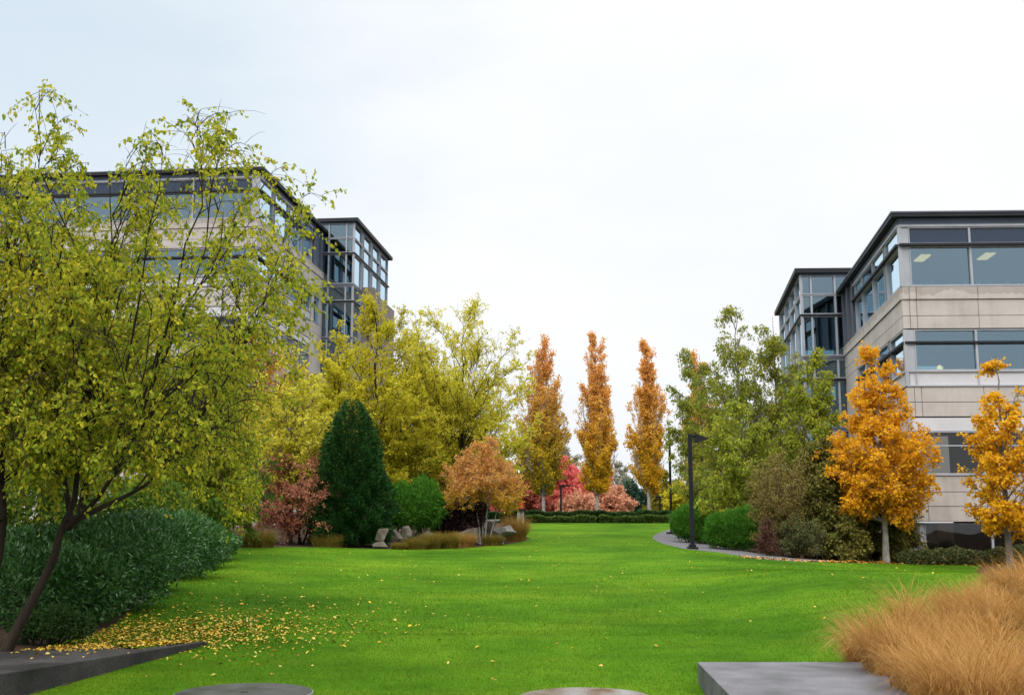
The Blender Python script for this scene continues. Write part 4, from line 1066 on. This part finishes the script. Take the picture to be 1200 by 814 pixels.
# boulders
def rock(px, py, w, h, label, seed, D=None, mat='stone', flat=.7, sunk=.25):
    g = gp(px, py) if D is None else on(px, D)
    rng = np.random.default_rng(seed); D = g[1]
    rx, rz = w/2*D/FPX, h*D/FPX
    z0 = wp(px, py, D)[2] if D is not None else g[2]
    bm = bmesh.new()
    pts = unit(rng.normal(size=(11, 3)))*rng.uniform(.85, 1.1, (11, 1))
    for p in pts: bm.verts.new((p[0]*rx*1.15, p[1]*rx*.9, (p[2]+.75)*rz*.62))
    r = bmesh.ops.convex_hull(bm, input=bm.verts[:])
    bmesh.ops.delete(bm, geom=[v for v in bm.verts if not v.link_faces], context='VERTS')
    bmesh.ops.bevel(bm, geom=bm.edges[:], offset=.018*min(1, rx*1.5), segments=1, affect='EDGES', profile=.5)
    bmesh.ops.triangulate(bm, faces=bm.faces[:])
    bmesh.ops.subdivide_edges(bm, edges=bm.edges[:], cuts=1, use_grid_fill=True)
    for v in bm.verts:
        c = v.co; k = math.sin(c.x*9+seed)*math.sin(c.y*8+seed*2)*math.sin(c.z*11+seed)
        v.co += c.normalized()*(k*.035*rx+rng.normal()*.006)
    bmesh.ops.recalc_face_normals(bm, faces=bm.faces)
    me = bpy.data.meshes.new('boulder'); bm.to_mesh(me); bm.free()
    o = link('boulder', me, M[mat], loc=(g[0], D, max(z0-.05, g[2]-.12)))
    o.rotation_euler = (0, 0, rng.uniform(-.5, .5))
    return tag(o, label, 'boulder', 'boulders along the left bed')
rock(445, 643, 17, 11, 'squat brown boulder at the foot of the cone evergreen', 1)
rock(449, 633, 21, 16, 'peaked brown boulder sitting on top of a squat one', 2, D=gp(445, 643)[1]+.3)
rock(463, 640, 26, 20, 'brown boulder half behind the olive grass tufts', 3, D=gp(463, 642)[1]+1.4)
rock(477, 636, 24, 20, 'grey-brown pointed boulder under the low pine', 4, D=gp(477, 642)[1]+1.1)
rock(508, 634, 30, 16, 'dark boulder in the shade under the purple shrub', 5, D=gp(508, 642)[1]+1.8)
rock(552, 634, 36, 16, 'flat dark grey slab left of the pale maple stems', 6, D=gp(552, 641)[1]+1.6)
rock(577, 631, 44, 22, 'pale grey jagged rock behind the maple stems', 7, D=gp(577, 638)[1]+1.6, mat='stone_pale')
rock(589, 630, 36, 15, 'long pale ledge rock at the right end of the boulders', 8, D=gp(589, 637)[1]+1.0, mat='stone_pale')
rock(583, 636, 32, 9, 'low flat pale stone at the lawn edge under the maple', 9, D=gp(583, 638)[1]+.6, mat='stone_pale')
rock(578, 617, 22, 14, 'pale upright rock tip highest of the rock pile', 10, D=gp(577, 638)[1]+2.2, mat='stone_pale')

def tuft(px, py, w, h, label, seed, mat='tuft', n=1900, name='grass_tuft', cat='ornamental grass', group='grass tufts of the left bed'):
    g = gp(px, py); D = g[1]; rng = np.random.default_rng(seed)
    R = w/2*D/FPX*1.3; H = h*D/FPX*1.15
    az = rng.uniform(0, 6.283, n); r = R*.75*np.sqrt(rng.random(n)); a2 = az+rng.normal(size=n)*.6
    base = np.stack([np.cos(a2)*r, np.sin(a2)*r, np.full(n, -.03)], 1)
    V, F = blades(rng, base, az, H*rng.uniform(.8, 1.35, n), rng.uniform(.1, 1.5, n), np.full(n, .009), 4, 1.3)
    o = link(name, np_mesh(name, V, [F]), G[mat], loc=tuple(g))
    return tag(o, label, cat, group)
for i, (px, py, w, h, lab, mt) in enumerate([(468, 644, 16, 7, 'olive grass tuft in front of the peaked boulder', 'tuft'), (488, 643.5, 26, 11, 'olive grass tuft below the pointed boulder', 'tuft'),
    (504, 643, 24, 14, 'tall olive grass tuft in front of the dark boulder', 'tuft'), (522, 642.5, 26, 15, 'wide olive-tan grass tuft below the purple shrub', 'tuft'), (543, 641, 24, 13, 'small tan grass tuft left of the maple stems', 'tuft_tan'),
    (577, 639, 22, 10, 'low dull grass tuft in front of the flat pale stone', 'tuft'), (604, 634, 22, 22, 'tan fountain grass at the tip of the left bed', 'tuft_tan'), (385, 641, 34, 12, 'olive grass tuft between rust shrub and evergreen', 'tuft'),
    (300, 641, 40, 16, 'dark olive grass tuft under the birch sprays', 'tuft')]):
    tuft(px, py, w, h, lab, 60+i, mt)

# ================================================================== far end of the lawn
# three (and a fourth) columnar maples
colkw = dict(clear=.135, elev=(68, 80), n2=11, n3=5, l2=.34, l3=.2, lpt=13, leaf=.17, asp=.36, hang=-.1, wob=.0015, curve=.0, up=1.5, limb_r=.6, twig_r=.008, spread=.10, r0=.12, fill=.55)
simple('columnar_maple', 637, 88, 393, 'broadest columnar tree, olive below and orange-brown above', 'tree', 'column', 'bark_pale', 71, w=70, n1=100, env=E_col, group='columnar maples along the hedge', gap=.2, topthin=.3, **colkw)
simple('columnar_maple', 700, 88, 382, 'tallest orange columnar tree in the middle of the hedge', 'tree', 'column_orange', 'bark_pale', 72, w=54, n1=86, env=E_col, group='columnar maples along the hedge', gap=.22, topthin=.3, **colkw)
simple('columnar_maple', 761, 88, 389, 'slim orange columnar tree left of the black lamp posts', 'tree', 'column_orange', 'bark_pale', 73, w=48, n1=86, env=E_col, group='columnar maples along the hedge', gap=.2, topthin=.3, **colkw)
simple('columnar_maple', 822, 88, 404, 'orange columnar tree whose tip rises behind the green birch', 'tree', 'column_orange', 'bark_pale', 74, w=46, n1=70, env=E_col, group='columnar maples along the hedge', gap=.2, topthin=.3, **colkw)
# clipped hedge in two tiers
def hedge(name, x0, x1, y, z0, z1, dep, n, mat, label, seed):
    rng = np.random.default_rng(seed)
    cx, cz = (x0+x1)/2, zt((x0+x1)/2, y)
    side = rng.random(n)
    X = rng.uniform(x0, x1, n); Y = y+np.where(side < .45, -dep/2, rng.uniform(-dep/2, dep/2, n)); Z = np.where(side < .45, rng.uniform(z0, z1, n), z1)
    wob = .06*np.sin(X*1.3)+.05*np.sin(X*3.7+1); Z = Z+wob+rng.normal(size=n)*.035; Y = Y+wob+rng.normal(size=n)*.05
    d = np.stack([rng.normal(size=n)*.6, -1*(side < .45)+rng.normal(size=n)*.5, .6+rng.normal(size=n)*.4], 1)
    sz = .14*rng.uniform(.7, 1.3, n)
    V, F = leaves(rng, np.stack([X-cx, Y-y, Z-cz], 1), d, sz, sz*.4)
    root = empty(name, (cx, y, cz), label, 'hedge')
    link('foliage', np_mesh('foliage', V, [F]), G[mat], root)
    m = MB(); m.box(x0-cx+.1, x1-cx-.1, -dep/2+.12, dep/2-.1, z0-cz-.2, z1-cz-.1); m.build('branches', M['bark_dark'], root)
h0 = zt(7, 86)
hedge('clipped_hedge', on(440, 87.6)[0], on(800, 87.6)[0]+1, 87.4, h0, wp(700, 601, 87.5)[2], 1.3, 40000, 'hedge', 'long dark clipped hedge behind the columnar trees', 81)
hedge('clipped_hedge', on(612, 85.8)[0], on(697, 85.8)[0], 85.7, h0-.05, wp(700, 606.3, 85.8)[2], .9, 8000, 'hedge_light', 'low front hedge between the pillar and the middle columnar tree', 82)
hedge('clipped_hedge', on(703, 85.8)[0], on(792, 85.8)[0], 85.7, h0-.05, wp(700, 606.0, 85.8)[2], .9, 8000, 'hedge_light', 'low front hedge on the right ending at the lamp post', 83)
# stone pillar with flat cap, red post, signal
pl_ = on(611, 83.5)
root = empty('stone_pillar', tuple(pl_), 'pale concrete pillar with flat dark cap at the left end of the hedge', 'pillar')
s_ = 83.5/FPX
m = MB(); m.box(-4.8*s_, -1.6*s_, -.25, .25, -.2, 15*s_); m.box(1.2*s_, 3.2*s_, -.25, .25, -.2, 15*s_); m.box(-1.6*s_, 1.2*s_, -.15, .2, -.2, 15*s_); m.build('shaft', M['concrete_pillar'], root, bevel=.01)
m = MB(); m.box(-5.6*s_, 5.4*s_, -.42, .42, 15*s_, 17*s_); m.build('cap', M['metal_black'], root, bevel=.01)
m = MB(); m.box(3.2*s_, 4.8*s_, -.3, .3, -.2, 15*s_); m.build('side_plate', M['metal_black'], root)
rp_ = on(611, 90)
root = empty('red_sign', tuple(rp_), 'narrow red sign post standing just behind the concrete pillar', 'sign')
zz = wp(611, 588, 90)[2]-rp_[2]
m = MB(); m.box(-.14, .14, -.06, .06, zz-.62, zz); m.build('sign_board', M['red_paint'], root, bevel=.01)
m = MB(); m.tube([(0, .08, -.2), (0, .08, zz-.05)], .04, 8); m.build('post', M['metal_black'], root)
tg = on(608, 97); root = empty('traffic_light', tuple(tg), 'traffic light showing a bright blue-green lamp beyond the orange maple', 'traffic light')
zl = wp(608, 552, 97)[2]-tg[2]
m = MB(); m.tube([(0, .2, -.2), (0, .2, zl+.5)], [.09, .06], 10); m.build('post', M['metal_black'], root)
m = MB(); m.box(-.17, .17, -.12, .14, zl-.22, zl+.72); m.build('signal_head', M['metal_black'], root, bevel=.03)
for k in range(3):
    m = MB(); m.tube([(0, -.20, zl+.25*k), (0, -.125, zl+.25*k)], .11, 16); m.build('lens', M['green_signal'] if k == 0 else M['hole'], root)
    m = MB()
    for j in range(9):
        t = math.pi*j/8
        m.tube([(.14*math.cos(t), -.32, zl+.25*k+.14*math.sin(t)), (.14*math.cos(t), -.12, zl+.25*k+.14*math.sin(t))], .02, 5)
    m.build('visor', M['metal_black'], root)

# red maples and others beyond the hedge
redkw = dict(n1=50, elev=(30, 65), n2=8, n3=5, l2=.32, l3=.17, lpt=14, leaf=.26, asp=.36, hang=.1, twig_r=.012, spread=.14, r0=.14, clear=.1, env=E_broad, fill=.5)
grp = 'red maples beyond the hedge'
for i, (px, D, yt, w, mt, lab) in enumerate([
    (665, 112, 543, 84, 'red', 'pinkish red rounded maple behind the far street lamp'),
    (640, 114, 560, 56, 'red', 'crimson maple showing to the right of the broad columnar tree'),
    (692, 118, 553, 64, 'red', 'crimson maple behind the middle columnar tree, left side'),
    (716, 110, 570, 52, 'red_orange', 'salmon-orange maple right of the middle columnar tree'),
    (680, 106, 580, 46, 'red_orange', 'low salmon-orange maple in front of the crimson ones'),
    (614, 106, 541, 52, 'dark_red', 'dark red open maple between the signal and the broad columnar tree'),
    (585, 112, 556, 60, 'red', 'red maple hidden behind the golden orange maple'),
    (520, 108, 545, 56, 'red', 'pink-red maple seen below the airy yellow tree'),
    (475, 108, 543, 60, 'red_orange', 'salmon maple seen between yellow trunks above the low pine')]):
    simple('red_maple', px, D, yt, lab, 'tree', mt, 'bark_dark', 90+i, w=w, group=grp, **redkw)
fk = dict(redkw); fk.update(n1=36, leaf=.3, clear=.12)
simple('poplar_tree', 666, 150, 528, 'grey-green bare-looking poplar over the crimson maples', 'tree', 'greyish', 'bark_grey', 101, w=52, gap=.35, group='hazy trees far beyond the hedge', **fk)
simple('poplar_tree', 727, 150, 542, 'thin grey poplar in the gap right of the middle columnar tree', 'tree', 'greyish', 'bark_grey', 102, w=36, gap=.4, group='hazy trees far beyond the hedge', **fk)
simple('poplar_tree', 712, 165, 556, 'small pale grey tree just behind the middle columnar tree', 'tree', 'greyish', 'bark_grey', 103, w=36, gap=.3, group='hazy trees far beyond the hedge', **fk)
for i, (px, yt, w, lab) in enumerate([(738, 561, 30, 'blue-green fir just left of the slim columnar tree'), (752, 572, 26, 'blue-green fir partly behind the slim columnar trunk'), (727, 578, 22, 'small blue-green fir beside the salmon maple')]):
    b = on(px, 122); cone_tree(b, H_at(px, yt, 122, b), w/2*122/FPX, 4500, 110+i, G['blue_conifer'], lab, 'fir_tree', leaf=.42, group='firs beyond the hedge')
simple('olive_tree', 781, 118, 560, 'dull olive tree behind the far double lamp', 'tree', 'olive', 'bark_dark', 104, w=52, group='hazy trees far beyond the hedge', **fk)
simple('olive_tree', 800, 104, 566, 'yellow-ochre tree between the two black lamp posts', 'tree', 'yellow', 'bark_dark', 105, w=40, group='hazy trees far beyond the hedge', **fk)
simple('olive_tree', 835, 108, 540, 'ochre tree hidden behind the green birches on the right', 'tree', 'yellow', 'bark_dark', 106, w=70, group='hazy trees far beyond the hedge', **fk)
rngf = random.Random(5)
for i, px in enumerate((-40, 60, 160, 260, 360, 440, 900, 960)):
    simple('poplar_tree', px, 135+rngf.uniform(-8, 14), 555+rngf.uniform(-12, 10), 'grey-green tree of the far belt hidden behind the campus', 'tree', 'greyish' if i % 2 else 'olive', 'bark_dark', 120+i, w=80, group='far belt of trees', **fk)

# ---------------- lamps
def lamp_post(px, D, ytop, label, arm, base_py=None, th=.09, group=None):
    b = gp(px, base_py) if base_py else on(px, D); D = b[1]
    H = wp(px, ytop, D)[2]-b[2]
    root = empty('street_lamp', tuple(b), label, 'street lamp', group)
    m = MB(); m.box(-th, th, -th, th, 0, H); m.build('pole', M['metal_black'], root, bevel=.008)
    return root, H, D
root, H, D = lamp_post(811.5, 0, 508, 'black square lamp post with a wedge head at the path edge', 1, 643.5, .075)
m = MB(); m.box(-.2, .2, -.2, .2, -.05, .10); m.box(-.13, .13, -.13, .13, .101, .2); m.build('base', M['metal_black'], root, bevel=.008)
m = MB(); m.box(.08, .22, -.03, .03, H-.16, H-.06); m.build('arm', M['metal_black'], root)
m = MB(); m.hexa([(.20, -.16, H-.33), (.36, -.16, H-.33), (.36, .16, H-.33), (.20, .16, H-.33)], [(.20, -.16, H-.02), (.26, -.16, H-.02), (.26, .16, H-.02), (.20, .16, H-.02)])
m.hexa([(.361, -.16, H-.33), (.76, -.05, H-.205), (.76, .05, H-.205), (.361, .16, H-.33)], [(.262, -.16, H-.02), (.78, -.05, H-.19), (.78, .05, H-.19), (.262, .16, H-.02)])
m.build('lamp_head', M['metal_black'], root)
m = MB(); m.prism([(.24, -.13), (.60, -.06), (.60, .06), (.24, .13)], H-.335, H-.332); m.build('lamp_lens', M['table'], root)
root, H, D = lamp_post(786.5, 62, 503, 'second black lamp post rising behind the bushes and birch leaves', 1, None, .062)
m = MB(); m.box(-.26, .26, -.26, .26, -.05, .12); m.build('base', M['metal_black'], root, bevel=.01)
m = MB(); m.hexa([(.07, -.14, H-.24), (.7, -.05, H-.2), (.7, .05, H-.2), (.07, .14, H-.24)], [(.07, -.14, H-.02), (.7, -.05, H-.17), (.7, .05, H-.17), (.07, .14, H-.02)]); m.build('lamp_head', M['metal_black'], root)
root, H, D = lamp_post(657.5, 100, 568, 'far dark street lamp with a right-pointing head before the crimson maples', 1, None, .085)
m = MB(); m.box(.09, .42, -.05, .05, H-.12, H-.02); m.build('arm', M['metal_black'], root)
m = MB(); m.hexa([(.40, -.16, H-.14), (1.0, -.12, H-.10), (1.0, .12, H-.10), (.40, .16, H-.14)], [(.42, -.14, H+.06), (.98, -.1, H-.02), (.98, .1, H-.02), (.42, .14, H+.06)]); m.build('lamp_head', M['metal_black'], root)
root, H, D = lamp_post(773.5, 100, 581, 'tiny far lamp with two heads seen right of the slim columnar tree', 1, None, .06)
for s in (-1, 1):
    m = MB(); m.hexa([(.06*s, -.1, H-.14), (.42*s, -.1, H-.1), (.42*s, .1, H-.1), (.06*s, .1, H-.14)], [(.06*s, -.1, H), (.38*s, -.08, H-.02), (.38*s, .08, H-.02), (.06*s, .1, H)]); m.build('lamp_head', M['metal_black'], root)

# ================================================================== right-hand planting
bk = dict(n2=9, n3=5, l2=.3, l3=.16, lpt=12, leaf=.15, asp=.27, twig_r=.008, hang=.75, droop=.3, spread=.08, r0=.12)
simple('birch_tree', 866, 55, 350, 'green birch with the tallest peaked crown right of the lamp post', 'tree', 'birch_far', 'bark_grey', 141, w=140, clear=.14, n1=52, elev=(35, 65), env=env_pts((0, .85), (.2, 1), (.45, .9), (.62, .72), (.8, .42), (1, .08)), gap=.06, topthin=.2, cx=.2, **bk)
simple('birch_tree', 824, 60, 408, 'thin green birch leaning its sprays over the two lamp posts', 'tree', 'birch_far', 'bark_grey', 142, w=84, clear=.1, n1=36, elev=(20, 60), env=env_pts((0, .6), (.3, .9), (.6, 1), (.85, .85), (1, .3)), gap=.12, topthin=.15, **bk)
simple('birch_tree', 914, 56, 362, 'green-yellow birch standing before the right glass tower', 'tree', 'birch_far', 'bark_grey', 143, w=112, clear=.12, n1=52, elev=(35, 65), env=env_pts((0, .85), (.25, 1), (.5, .9), (.68, .68), (.84, .42), (1, .1)), gap=.05, topthin=.15, **bk)
simple('birch_tree', 958, 49, 408, 'lime-yellow birch drooping beside the right building wall', 'tree', 'birch_lime', 'bark_grey', 144, w=66, clear=.2, n1=40, elev=(40, 68), env=env_pts((0, .9), (.3, 1), (.6, .95), (.85, .7), (1, .2)), gap=.1, **bk)
simple('birch_tree', 874, 51, 470, 'low lime-green birch filling the bed above the pine bushes', 'tree', 'birch_lime', 'bark_grey', 145, w=120, clear=.1, n1=50, elev=(25, 60), env=E_broad, **bk)
ok = dict(n2=9, n3=5, l2=.34, l3=.18, lpt=9, leaf=.14, asp=.3, twig_r=.007, hang=.3, droop=.2, spread=.07, r0=.08, elev=(10, 60))
simple('olive_shrub', 964, 44.5, 508, 'tall dark olive shrub left of the orange maple', 'shrub', 'dusk_olive', 'bark_dark', 146, w=84, clear=.04, n1=54, env=E_broad, **ok)
simple('olive_shrub', 1024, 45.3, 572, 'dark olive shrub behind the orange maple trunk', 'shrub', 'dusk_olive', 'bark_dark', 147, w=92, clear=.03, n1=44, env=E_broad, **ok)
simple('olive_shrub', 978, 43.3, 598, 'yellowish olive shrub at the lawn edge left of the maple trunk', 'shrub', 'dusk_olive', 'bark_dark', 148, w=70, clear=.03, n1=34, env=E_broad, **ok)
tw = dict(ok); tw.update(leaf=.075, asp=.25, lpt=7, twig_r=.006, n3=6, n2=9, hang=-.1, droop=0, elev=(50, 78), up=.8)
simple('twiggy_shrub', 914, 43.6, 532, 'brown twiggy rounded shrub almost bare of leaves', 'shrub', 'twig_brown', 'bark_brown', 149, w=86, clear=.08, n1=56, env=env_pts((0, .6), (.3, .9), (.6, 1), (.85, .75), (1, .3)), **tw)
simple('wine_shrub', 899, 42.4, 612, 'small dull wine-brown shrub at the foot of the brown twiggy shrub', 'shrub', 'wine', 'bark_brown', 150, w=24, clear=.08, n1=24, env=E_broad, **tw)
simple('twiggy_shrub', 938, 42.6, 606, 'low grey-green twiggy shrub in front of the tall olive shrub', 'shrub', 'low_shrub', 'bark_brown', 151, w=56, clear=.04, n1=34, env=E_broad, **tw)
for px, D, rws, lab, sd in ((860, 46.5, [(848, 600, 640, 40), (874, 595, 638, 44), (860, 598, 643, 58), (840, 610, 642, 28)], 'bright green low pine bush beside the lamp post path', 161), (815, 52, [(806, 592, 628, 36), (828, 588, 632, 44), (816, 598, 634, 52), (799, 602, 630, 22)], 'darker green pine bush behind the lamp post', 162)):
    b = on(px, D); shrub('pine_shrub', b, lab, 'shrub', G['pine'], M['bark_dark'], lumps_px(D, rws, b), 20000, .15, seed=sd, asp=.08, up=.6, outw=.6, nst=14)
# the orange maple and the yellow maple
mk = dict(n2=9, n3=5, l2=.3, l3=.17, lpt=12, leaf=.125, asp=.42, twig_r=.007, hang=.3, droop=.1, spread=.06, r0=.11, elev=(28, 66))
mb_ = gp(1036, 659.5); mb_[1] += .35
simple('maple_tree', 1036, mb_[1], 414, 'bright orange maple with a pale trunk in front of the right building', 'tree', 'maple', 'bark_pale', 171, w=134, clear=.2, n1=70, env=E_maple, gap=.06, fill=.5, **mk)
simple('maple_tree', 1180, 40.5, 408, 'golden yellow thin-crowned maple at the right edge of the picture', 'tree', 'maple_yellow', 'bark_grey', 172, w=100, clear=.14, n1=36, env=env_pts((0, .5), (.12, .8), (.3, 1), (.55, .9), (.72, .55), (.85, .28), (1, .1)), gap=.32, topthin=.2, fill=.4, **mk)
# low shrubs at the foot of the right building
for i, (px, D, yt, yb, w, lab) in enumerate([(1075, 43.6, 644, 662, 44, 'low green-brown shrub nearest the orange maple trunk'), (1112, 43.6, 642, 662, 46, 'low leafy shrub under the white window blind'),
     (1150, 43.4, 645, 662, 46, 'low shrub with rusty patches under the ground-floor window'), (1186, 43.2, 640, 661, 46, 'low green shrub at the edge of the tawny grasses')]):
    b = on(px, D); shrub('low_shrub', b, lab, 'shrub', G['low_shrub'], M['bark_dark'], lumps_px(D, [(px-w*.2, yt+1, yb, w*.6), (px+w*.2, yt, yb, w*.6)], b), 3600, .095, seed=180+i, group='low shrubs along the right building')

# ================================================================== tawny ornamental grass, right foreground
rng = np.random.default_rng(200)
edge = [plane_pt(q[0], q[1], .34) for q in [(1040, 826), (1008, 806), (972, 788), (946, 774)]]
outl = [(3.0, 9.3)]+[tuple(e+np.array((.25, .12))) for e in edge]+[(4.3, 14.5), (5.7, 16.3), (7.2, 18.2), (8.6, 20), (10.5, 22), (15, 23.5), (15, 9.3)]
n0 = 58000
y = rng.uniform(9.3, 26, n0*3); x = rng.uniform(2.6, 15, n0*3)
P2 = np.stack([x, y], 1); P2 = P2[inside(P2, outl)]
P2 = P2[np.abs(P2[:, 0]) < .5*P2[:, 1]+2.2]
# tussocks: pull the blades toward clump centres
cen = []
rr_ = random.Random(9)
while len(cen) < 130:
    c = (rr_.uniform(2.8, 15), rr_.uniform(9.3, 26))
    if inside(np.array([c]), outl)[0] and all((c[0]-d[0])**2+(c[1]-d[1])**2 > .42 for d in cen): cen.append(c)
cen = np.array(cen)
kk = ((P2[:, None, :]-cen[None])**2).sum(-1).argmin(1)
v = P2-cen[kk]; P2 = cen[kk]+v*.55
P2 = P2[:n0]; v = v[:n0]; m = len(P2); kk = kk[:n0]
cl_h = rng.uniform(.72, 1.2, len(cen))[kk]
az = np.arctan2(v[:, 1], v[:, 0])+rng.normal(size=m)*.7
wind = 2.6                                            # combed a little to the left
az = np.where(rng.random(m) < .35, wind+rng.normal(size=m)*.5, az)
Lb = rng.uniform(.50, .92, m)*cl_h*np.clip(.75+.25*sstep(0, 1.2, np.abs(P2[:, 1]-9)), .7, 1)
base = np.column_stack([P2, np.maximum(Zt(P2[:, 0], P2[:, 1]), np.where(P2[:, 0] < 5.6, np.where(P2[:, 1] < rc[1], RZ, -9), -9))-.02])
V, F = blades(rng, base, az, Lb, rng.uniform(.75, 2.3, m), np.where(P2[:, 1] > 16, .0055, .0042), 5, 1.35, .12)
tag(link('ornamental_grass', np_mesh('ornamental_grass', V, [F]), G['tawny']), 'mass of soft tawny ornamental grass at the lower right', 'ornamental grass', kind='stuff')

# ================================================================== fallen leaves
def leaf_mesh(name, seed):
    r = random.Random(seed); bm = bmesh.new()
    o = [(0, 0), (.25, .22), (.5, .30), (.78, .18), (1, 0)]
    top = [bm.verts.new((a, b, .10*math.sin(a*3)+b*.35*r.uniform(.3, 1))) for a, b in o]
    bot = [top[0]]+[bm.verts.new((a, -b, .10*math.sin(a*3)+b*.35*r.uniform(.1, 1))) for a, b in o[1:-1]]+[top[-1]]
    mid = [top[0]]+[bm.verts.new((a, 0, .10*math.sin(a*3))) for a, b in o[1:-1]]+[top[-1]]
    for A, B_ in ((top, mid), (mid, bot)):
        for i in range(4):
            q = []
            for vv in (A[i], A[i+1], B_[i+1], B_[i]):
                if vv not in q: q.append(vv)
            bm.faces.new(q)
    st = [bm.verts.new((-.3, .015, .06)), bm.verts.new((-.3, -.015, .06)), bm.verts.new((0, -.015, .005)), bm.verts.new((0, .015, .005))]
    bm.faces.new(st); bmesh.ops.scale(bm, vec=(.058,)*3, verts=bm.verts)
    me = bpy.data.meshes.new(name); bm.to_mesh(me); bm.free(); return me
def fallen_mat(name, cols):
    m, nt, out = new_mat(name); oi = N(nt, 'ObjectInfo'); ge = N(nt, 'NewGeometry')
    f = math_n(nt, 'FRACT', math_n(nt, 'ADD', oi.outputs['Random'], ge.outputs['Random Per Island']))
    c = ramp(nt, cols, None, f).outputs[0]; p = N(nt, 'BsdfPrincipled'); nt.links.new(c, p.inputs[0]); p.inputs['Roughness'].default_value = .6; p.inputs['Specular IOR Level'].default_value = .1
    nt.links.new(p.outputs[0], out.inputs[0]); return m
M['fallen'] = fallen_mat('fallen', [(.24, .13, .03), (.52, .32, .025), (.64, .44, .04), (.60, .46, .13), (.36, .22, .04), (.58, .38, .03)])
M['litter'] = fallen_mat('litter', [(.28, .11, .02), (.50, .22, .025), (.52, .30, .05), (.30, .15, .05)])
rng = np.random.default_rng(300)
lmes = [leaf_mesh('fallen_leaf', k) for k in range(4)]
for me in lmes: me.materials.append(M['fallen'])
def ledge_z(P_):
    """height of what the leaf lies on"""
    z = Zt(P_[:, 0], P_[:, 1])+.03
    on1 = inside(P_, [tuple(map(float, q)) for q in lb]); z[on1] = LZ+.006
    return z, on1
# picture-independent drift: leaves lie thickest around the ledge tip, thinning across the lawn
cen0 = gp(185, 745)[:2]
A1 = cen0+rng.normal(size=(2700, 2))*np.array((1.15, .85))
A2 = gp(270, 728)[:2]+rng.normal(size=(520, 2))*np.array((1.5, 1.3))
q1, q2 = plane_pt(20, 761, LZ), plane_pt(222, 751, LZ); t3 = rng.random((900, 1))**.8
A3 = q1*(1-t3)+q2*t3+LN*rng.normal(size=(900, 1))*.3*(1.1-t3)-LN*.22*(1.1-t3)
A4 = np.stack([rng.uniform(-9, 9, 620), 11+17*rng.random(620)**.8], 1)
A5 = np.stack([rng.uniform(-12, 16, 900), rng.uniform(26, 60, 900)], 1)
AL = np.concatenate([A1, A2, A3, A4[:230], A5[:480]])
okl = inside(AL, PL); z_, on1 = ledge_z(AL); AL = AL[okl | on1]; z_, on1 = ledge_z(AL)
wgt = np.hypot(AL[:, 0], AL[:, 1])
order = np.argsort(wgt+rng.random(len(AL))*.5)
ind, rest = order[:300], order[300:]
for j, i in enumerate(ind):
    o = bpy.data.objects.new('fallen_leaf', lmes[j % 4]); COL.objects.link(o)
    o.location = (AL[i, 0], AL[i, 1], z_[i]+(0 if on1[i] else -.004)); o.rotation_euler = (rng.normal()*.4, rng.normal()*.4, rng.uniform(0, 6.28)); s = rng.uniform(.65, 1.3); o.scale = (s, s, s)
    tag(o, 'fallen yellow leaf lying on the dark concrete ledge' if on1[i] else 'fallen yellow leaf lying on the near lawn', 'leaf', 'fallen leaves on the ledge' if on1[i] else 'fallen leaves on the lawn')
def leaf_field(name, P_, zz, mat, label, sz0):
    n = len(P_); az = rng.uniform(0, 6.283, n); d = np.stack([np.cos(az), np.sin(az), rng.normal(size=n)*.25], 1); sz = sz0*rng.uniform(.7, 1.3, n)
    s = np.stack([-np.sin(az), np.cos(az), rng.normal(size=n)*.3], 1)*(sz*.3)[:, None]
    p = np.column_stack([P_, zz]); dd = d*sz[:, None]
    V = np.stack([p, p+dd*.45+s+np.array((0, 0, .008)), p+dd, p+dd*.45-s+np.array((0, 0, .012))], 1).reshape(-1, 3)
    return tag(link(name, np_mesh(name, V, [np.arange(4*n).reshape(-1, 4)]), mat), label, 'leaves', kind='stuff')
leaf_field('fallen_leaves', AL[rest], z_[rest]+.005, M['fallen'], 'fallen yellow leaves scattered farther over the lawn', .06)
# litter strip along the right bed
t = rng.random(900); q0 = np.array([gp(p_, q_)[:2] for p_, q_ in [(870, 654), (930, 657.5), (1000, 659.5), (1060, 660), (1120, 661), (1190, 662)]])
f = t*5; k = np.minimum(f.astype(int), 4); w_ = (f-k)[:, None]
L5 = q0[k]*(1-w_)+q0[k+1]*w_+rng.normal(size=(900, 2))*np.array((.25, .42))
leaf_field('leaf_litter', L5, Zt(L5[:, 0], L5[:, 1])+.045, M['litter'], 'orange-brown leaf litter along the edge of the right bed', .11)
